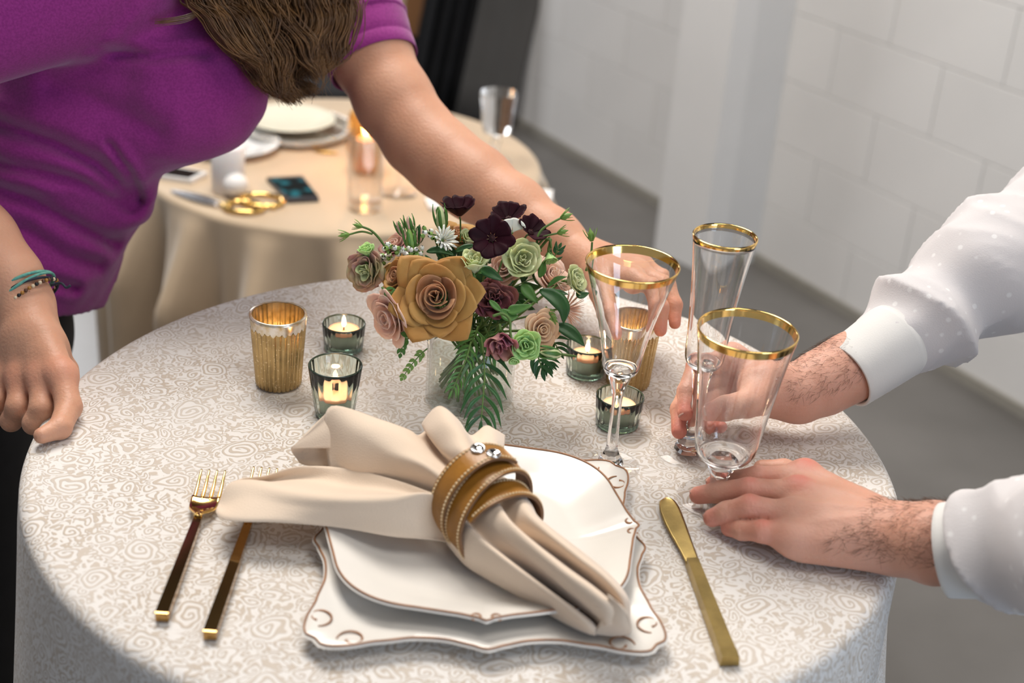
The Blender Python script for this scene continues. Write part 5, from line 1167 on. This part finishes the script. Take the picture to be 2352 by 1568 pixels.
# bracelets on the near wrist
bd = nrm(wn_ - Q(20, 640, 1.44)); bb = basis(bd)
def bangle(name, label, off, r, tr, m, tilt=0.0, n=64):
    ang = np.linspace(0, 6.283, n); c = Q(62, 672, 1.438) + bd * off; P = c + (np.cos(ang)[:, None] * bb[:, 0] + np.sin(ang)[:, None] * bb[:, 1]) * r + tilt * np.cos(ang)[:, None] * bd
    o = mk(name, *tube(P, tr, 8, cap=False), m, wom); o['label'] = label; return P
M['teal'] = mat('teal_cord', (.05, .22, .20), .7, col2=(.14, .36, .28), vs=200); M['navy'] = mat('dark_cord', (.015, .02, .035), .7, var=.3, vs=200)
bangle('bracelet', 'teal cord bracelet', -.005, .0312, .0016, M['teal'], .003); bangle('bracelet', 'teal cord bracelet', -.001, .0314, .0015, M['teal'], -.002)
bangle('bracelet', 'dark cord bracelet', .002, .0310, .0014, M['navy'], .004)
br = bpy.data.objects.new('bead_bracelet', None); COL.objects.link(br); br.parent = wom; OFF[br] = OFF[wom]
bcol = [mat('bead_' + n_, c, .25, var=.1) for n_, c in (('cream', (.62, .50, .34)), ('brown', (.10, .04, .02)), ('black', (.01, .01, .012)), ('amber', (.35, .16, .03)))]
ang = np.linspace(0, 6.283, 48, endpoint=False); V0, F0 = lathe([(.0003, -.0020), (.0016, -.0014), (.0021, 0), (.0016, .0014), (.0003, .0020)], 8)
for k, a in enumerate(ang):
    c = Q(62, 672, 1.438) + bd * .0075 + (math.cos(a) * bb[:, 0] + math.sin(a) * bb[:, 1]) * .0312 - .003 * math.cos(a) * bd; mk('bead', V0 + c, F0, bcol[(k * 7 // 3) % 4], br)
mk('tie', *tube(crom([Q(118, 655, 1.42), Q(140, 650, 1.415), Q(152, 660, 1.413), Q(162, 655, 1.413)], 4), .0014, 6), M['navy'], br)

# ---------------- the man in white
man = thing('person', 'person in a white dotted shirt at the right, holding the flute and steadying the goblet', 'person', (1.0, .05, 0))
# hand on the stem of the flute
wr = Q(1832, 905, 1.395)
ap = [wr, Q(1890, 878, 1.40), Q(1960, 840, 1.41), Q(2120, 745, 1.44), Q(2330, 610, 1.49), Q(2560, 430, 1.55)]; ar = [.0262, .0285, .030, .030, .045, .046]
mc = [Q(1680, 822, 1.405), Q(1674, 852, 1.418), Q(1680, 886, 1.424), Q(1695, 916, 1.422)]
palm = [seg(wr, m_, .0215, .0130) for m_ in mc] + [seg(mc[0], mc[3], .0125, .0115), seg(wr, Q(1735, 915, 1.372), .022, .0165), ell(Q(1765, 890, 1.385), (.030, .020, .026))]
fg = [fing([mc[0], Q(1602, 838, 1.392), Q(1578, 900, 1.372), Q(1574, 948, 1.358)], [.0115, .0104, .0094, .0078]),
      fing([mc[1], Q(1590, 878, 1.402), Q(1562, 940, 1.382), Q(1560, 990, 1.366)], [.0115, .0104, .0092, .0076]),
      fing([mc[2], Q(1612, 918, 1.410), Q(1598, 962, 1.396), Q(1622, 980, 1.378)], [.0112, .0100, .0090, .0075]),
      fing([mc[3], Q(1640, 948, 1.408), Q(1632, 975, 1.396), Q(1655, 980, 1.380)], [.0100, .0088, .0078, .0066]),
      fing([Q(1765, 905, 1.378), Q(1722, 925, 1.358), Q(1664, 936, 1.345), Q(1622, 944, 1.343)], [.0170, .0140, .0118, .0090])]
S, V = hand_sdf(chain(ap[:4], ar[:4]), palm, fg, .0016); m1 = S.mesh(V); fl1 = [(f[-1][2], .014, .9) for f in fg] + [(f[1][1], .012, .5) for f in fg[:4]]
thR = (Q(1622, 944, 1.343), Q(1664, 936, 1.345)); hairA = (Q(1870, 885, 1.40), m1, .055)
# hand resting flat over the foot of the goblet
wl = G(2085, 1238, .034)
ap2 = [wl, G(2150, 1247, .044), G(2260, 1262, .060), G(2420, 1275, .10), A(.95, -.30, 1.25)]; ar2 = [.0290, .0310, .022, .018, .045]
mc2 = [G(1848, 1096, .030), G(1832, 1135, .033), G(1822, 1186, .031), G(1822, 1236, .024)]
palm2 = [seg(wl, mc2[0], .0225, .0150), seg(wl, mc2[1], .0240, .0160), seg(wl, mc2[2], .0230, .0155), seg(wl, mc2[3], .0215, .0140), seg(G(2040, 1262, .024), G(1850, 1256, .018), .0200, .0130), seg(mc2[0], mc2[3], .0130, .0120), ell(G(1950, 1190, .032), (.042, .034, .016))]
fg2 = [fing([mc2[0], G(1738, 1096, .032), G(1680, 1104, .021), G(1640, 1110, .0125)], [.0118, .0100, .0090, .0076]),
       fing([mc2[1], G(1720, 1124, .034), G(1652, 1130, .022), G(1604, 1137, .0135)], [.0122, .0106, .0096, .0082]),
       fing([mc2[2], G(1722, 1163, .034), G(1668, 1177, .022), G(1636, 1189, .0135)], [.0120, .0105, .0096, .0082]),
       fing([mc2[3], G(1752, 1220, .024), G(1705, 1217, .016), G(1674, 1213, .0105)], [.0112, .0096, .0086, .0072]),
       fing([G(1960, 1150, .018), G(1880, 1105, .014), G(1800, 1080, .014), G(1750, 1075, .012)], [.0150, .0120, .0105, .0082])]
kn = [ell(mc2[0] + A(0, 0, .008), (.010, .010, .007)), ell(mc2[1] + A(0, 0, .008), (.011, .010, .007)), ell(mc2[2] + A(0, 0, .006), (.010, .010, .007))]
S, V = hand_sdf(chain(ap2[:4], ar2[:4]), palm2, fg2, .0016, knuck=kn)
def tendons(P):
    w = np.zeros(len(P))
    for m_ in mc2[:4]:
        ab = wl - m_; q = P - m_; t = np.clip(q @ ab / (ab @ ab), 0, 1); d = np.linalg.norm((q - t[:, None] * ab)[:, :2], axis=1); up_ = P[:, 2] > (m_[2] + t * ab[2]); w -= np.where(up_, .0014 * np.exp(-(d / .004) ** 2) * np.sin(np.clip(t * 1.3, 0, 1) * math.pi), 0)
    for f in fg2[:4]:
        for c_, s_ in ((f[0][2], .0009), (f[1][2], .0006)):
            q = P - c_; dx = q @ nrm(f[0][2] - f[0][1]); w += np.where(np.linalg.norm(q, axis=1) < .013, s_ * .5 * np.sin(dx * 2100) * np.exp(-(dx / .004) ** 2), 0)
    return w
V = S.band(V, tendons, .006); m2 = S.mesh(V)
fl2 = [(k_[1] + A(0, 0, .004), .012, .95) for k_ in kn[:2]] + [(f[0][2] + A(0, 0, .008), .009, .75) for f in fg2[1:4]] + [(f[-1][2], .013, .75) for f in fg2[:4]] + [(f[1][1], .02, .35) for f in fg2[:4]]
# trunk, head and legs outside the frame
tb = A(1.02, .06, 0); shl, shr = A(.90, -.16, 1.42), A(.92, .26, 1.44); ELR = Q(2560, 430, 1.55)
hcm = A(.80, .06, 1.70); HM = np.array([nrm(A(0, -1, 0)), nrm(A(-.8, 0, -.5)), nrm(A(-.5, 0, .8))]).T
def hm_(x, y, z): return hcm + HM @ A(x, y, z)
trunk = [ell(hm_(0, -.01, .02), (.078, .098, .112), HM), ell(hm_(0, .03, -.07), (.056, .066, .062), HM), seg(hm_(0, -.02, -.06), A(.93, .06, 1.50), .058, .064), seg(shl, shr, .06, .06), seg(A(.93, .05, 1.42), A(1.02, .06, .98), .13, .13), ell(hm_(0, .096, -.012), (.012, .02, .024), HM), ell(hm_(.08, 0, 0), (.01, .02, .032), HM), ell(hm_(-.08, 0, 0), (.01, .02, .032), HM), ell(hm_(0, .088, -.06), (.026, .012, .009), HM)]
trunk += [seg(ap[3], ap[4], .028, .032), seg(ap[4], ELR, .032, .036), seg(ELR, shr, .036, .05), seg(ap2[3], ap2[4], .018, .03), seg(ap2[4], shl, .03, .05)]
S = SDF(trunk, .008); V = S.add(S.new(), trunk, .03); m3 = S.mesh(V)
Vb, Fb_ = merge([m1, m2, m3]); mbody = mk('body', Vb, Fb_, M['skin_m'], man); flush_attr(mbody, fl1 + fl2)
# nails
def nail(tip, prev, up_, r, L=.0058, w=.0046, par=mbody):
    d = nrm(tip - prev); u = nrm(up_ - d * (up_ @ d)); s = np.cross(d, u); c = tip + u * r * .80 + d * r * .10; g = np.zeros((7, 7, 3))
    for i in range(7):
        for j in range(7):
            a, b_ = -1 + i / 3, -1 + j / 3; k_ = 1 - .25 * max(0, a) * b_ * b_; g[i, j] = c + d * L * a * k_ + s * w * b_ - u * (.0016 * b_ * b_ + .0008 * a * a - .0002)
    mk('nail', *sheet(g, .0005), M['nail'], par)
for f, r in ((fg2[0], .0076), (fg2[1], .0082), (fg2[2], .0082), (fg2[3], .0072)): nail(f[-1][2], f[-1][1], A(-.1, .05, 1), r)
nail(fg[0][-1][2], fg[0][-1][1], A(-.5, -.1, .2) - FW * .3 - RT * .6, .0078); nail(fg[4][-1][2], fg[4][-1][1], UP * .5 - FW, .0090, .0068, .0056)
# arm hair
ah = np.random.default_rng(9); strands = []
def arm_hair(mesh_, c, rad, n, along, keep):
    Vv, Ff = mesh_; nrmv = np.zeros_like(Vv)
    fn = np.cross(Vv[Ff[:, 2]] - Vv[Ff[:, 0]], Vv[Ff[:, 3]] - Vv[Ff[:, 1]])
    for k in range(4): np.add.at(nrmv, Ff[:, k], fn)
    nrmv /= np.maximum(1e-12, np.linalg.norm(nrmv, axis=1))[:, None]
    ok = np.where((np.linalg.norm(Vv - c, axis=1) < rad) & (keep(Vv, nrmv)))[0]
    for i in ah.choice(ok, min(n, len(ok))):
        d = nrm(along + ah.normal(0, .45, 3)); d = nrm(d - nrmv[i] * (d @ nrmv[i])); L = ah.uniform(.005, .011); p = Vv[i]
        P = np.array([p, p + d * L * .5 + nrmv[i] * L * .22, p + d * L + nrmv[i] * L * ah.uniform(.05, .4)]); V_, F_ = tube(P, [.00011, .00009, .00004], 3, cap=False); strands.append((V_, np.array(F_)))
arm_hair(m1, Q(1890, 875, 1.395), .052, 620, nrm(Q(1700, 880, 1.4) - Q(1900, 870, 1.4)) + A(0, 0, -.6), lambda v, n_: (n_ @ UP) > -.2)
arm_hair(m2, G(2120, 1225, .05), .050, 800, A(-1, -.15, -.1), lambda v, n_: n_[:, 2] > -.1)
arm_hair(m2, G(1970, 1255, .045), .030, 110, A(-.8, -.5, -.1), lambda v, n_: n_[:, 2] > .2)
hv, hf = merge(strands); o = mk('arm_hair', hv, hf, mat('dark_arm_hair', (.10, .05, .022), .6, var=.2), mbody); o['kind'] = 'stuff'
# shirt
def dotted():
    m = mat('white_dotted_cotton', (.80, .79, .80), .8, sheen=.2, spec=.2, var=.0, bump=.15, bs=700, sss=.15, sssr=(.6, .5, .5)); b = m.node_tree.nodes['Principled BSDF']
    tc = nd(m, 'ShaderNodeTexCoord'); vo_ = nd(m, 'ShaderNodeTexVoronoi'); vo_.inputs['Scale'].default_value = 62; vo_.inputs['Randomness'].default_value = .4; ln(m, tc.outputs['Object'], vo_.inputs['Vector'])
    r = nd(m, 'ShaderNodeMapRange'); ln(m, vo_.outputs['Distance'], r.inputs['Value']); r.inputs['From Min'].default_value = .12; r.inputs['From Max'].default_value = .20
    mx = nd(m, 'ShaderNodeMix', data_type='RGBA'); mx.inputs['A'].default_value = (.74, .73, .73, 1); mx.inputs['B'].default_value = (.62, .595, .60, 1); ln(m, r.outputs['Result'], mx.inputs['Factor']); ln(m, mx.outputs['Result'], b.inputs['Base Color']); return m
M['dotted'] = dotted(); M['cuff'] = mat('white_cotton', (.70, .69, .67), .75, sheen=.2, spec=.2, var=.03, bump=.12, bs=800)
cw1, cw2 = Q(1942, 862, 1.402), Q(2062, 778, 1.425); cl1, cl2 = G(2172, 1262, .050), G(2285, 1255, .066)
sl1 = [seg(Q(2050, 786, 1.424), Q(2120, 735, 1.44), .036, .047), seg(Q(2120, 735, 1.44), Q(2250, 640, 1.465), .047, .060), seg(Q(2250, 640, 1.465), Q(2420, 520, 1.51), .060, .072), seg(Q(2420, 520, 1.51), ELR, .072, .072), seg(ELR, shr, .072, .085)]
sl2 = [seg(G(2262, 1257, .064), G(2345, 1258, .075), .037, .0425), seg(G(2345, 1258, .075), G(2480, 1252, .11), .0425, .055), seg(G(2480, 1252, .11), ap2[4], .055, .064), seg(ap2[4], shl, .068, .085)]
tr = [seg(shl, shr, .10, .10), seg(A(.94, .05, 1.40), A(1.02, .06, 1.0), .165, .16), seg(A(1.02, .06, 1.0), A(1.03, .06, .86), .16, .165)]
S = SDF(sl1[:4], .0040)
def wrk(c, ax_):
    s_ = nrm(np.cross(ax_, UP))
    def f(P):
        q = P - c; a = q @ ax_; b = q @ s_; e = q @ UP
        return .0075 - .0170 * np.clip(folds(P, ax_ + .35 * UP, 18, 6, 12), -.3, 1) - .0040 * folds(P, ax_ - .8 * s_, 34, 12, 13)
    return f
ax1 = nrm(Q(2420, 520, 1.51) - cw2); V = S.add(S.new(), sl1[:4], .02); V = S.band(V, wrk(cw2, ax1), .03); ms1 = S.mesh(V)
S = SDF(sl2[:3], .0040); ax2 = nrm(G(2480, 1250, .11) - cl2); V = S.add(S.new(), sl2[:3], .02); V = S.band(V, wrk(cl2, ax2), .03); ms2 = S.mesh(V)
rest = tr + [sl1[4], sl2[3]]; S = SDF(rest, .008); ms3 = S.mesh(S.add(S.new(), rest, .04))
mshirt = mk('shirt', *merge([ms1, ms2, ms3]), M['dotted'], man)
def cuff(c1, c2, r1, r2, sq=1.0, tilt=A(0, 0, 0)):
    d = nrm(c2 - c1); B = basis(d + tilt, UP); n = 64; rows = []
    L = np.linalg.norm(c2 - c1)
    for (f, dr) in ((0, -.0015), (-.008, -.0008), (-.012, .0002), (-.008, .0012), (0, .0016), (.1, .0016), (.5, .0016), (.9, .0014), (1.0, .0002), (1.0, -.004)):
        r = r1 + (r2 - r1) * max(0, f) + dr; a = np.arange(n) * 2 * math.pi / n; w = 1 + .012 * np.sin(3 * a + f * 2)
        rows.append(c1 + d * L * f + (np.cos(a) * w)[:, None] * B[:, 0] * r + (np.sin(a) * w)[:, None] * B[:, 1] * r * sq)
    rows = [c1 + d * L * .9 + (rows[0] - c1) * .97] + rows
    V = np.concatenate(rows); return mk('cuff', V, grid_faces(len(rows), n, cv=True), M['cuff'], mshirt)
cuff(cw1, cw2, .0335, .0385, 1.0); cuff(cl1, cl2, .0375, .0400, 1.0)
def red_smudge(c, nn):  # small raised disc standing in for a red smudge on the sleeve
    B = basis(nn); V, F = lathe([(.0040, 0), (.0042, .0008), (.0034, .0014), (.0003, .0012)], 18); mk('red_smudge', V @ B.T + c, F, mat('smudge_red', (.50, .12, .12), .3, var=.3, vs=300), mshirt)
bp_ = cl1 + nrm(cl2 - cl1) * .028; bn = nrm(-FW * .85 - UP * .6); red_smudge(bp_ + bn * .0409, bn)
lg = [seg(A(1.02, .06, .95), A(1.03, .06, .88), .15, .155), seg(A(1.0, -.05, .86), A(1.02, -.10, .09), .095, .06), seg(A(1.0, .17, .86), A(1.02, .22, .09), .095, .06)]
S = SDF(lg, .009); mk('trousers', *S.mesh(S.add(S.new(), lg, .04)), mat('grey_trousers', (.06, .06, .07), .8, var=.2), man)
for dy in (-.10, .22):
    p = A(1.0, dy, .045); sp = [seg(p, p + A(-.14, 0, -.01), .046, .038), ell(p + A(.03, 0, .02), (.05, .045, .05))]; S = SDF(sp, .006); V = S.add(S.new(), sp, .03); g_ = S.pts([0, 0, 0], S.sh); V = np.maximum(V, .002 - g_[..., 2]); mk('shoe', *S.mesh(V), M['shoe'], man)
sc = [ell(hm_(0, -.02, .03), (.084, .098, .110), HM)]; S = SDF(sc, .006); V = S.add(S.new(), sc, .01); mk('hair', *S.mesh(V), mat('short_brown_hair', (.05, .028, .015), .7, var=.4, vs=150, bump=.6, bs=300), man)
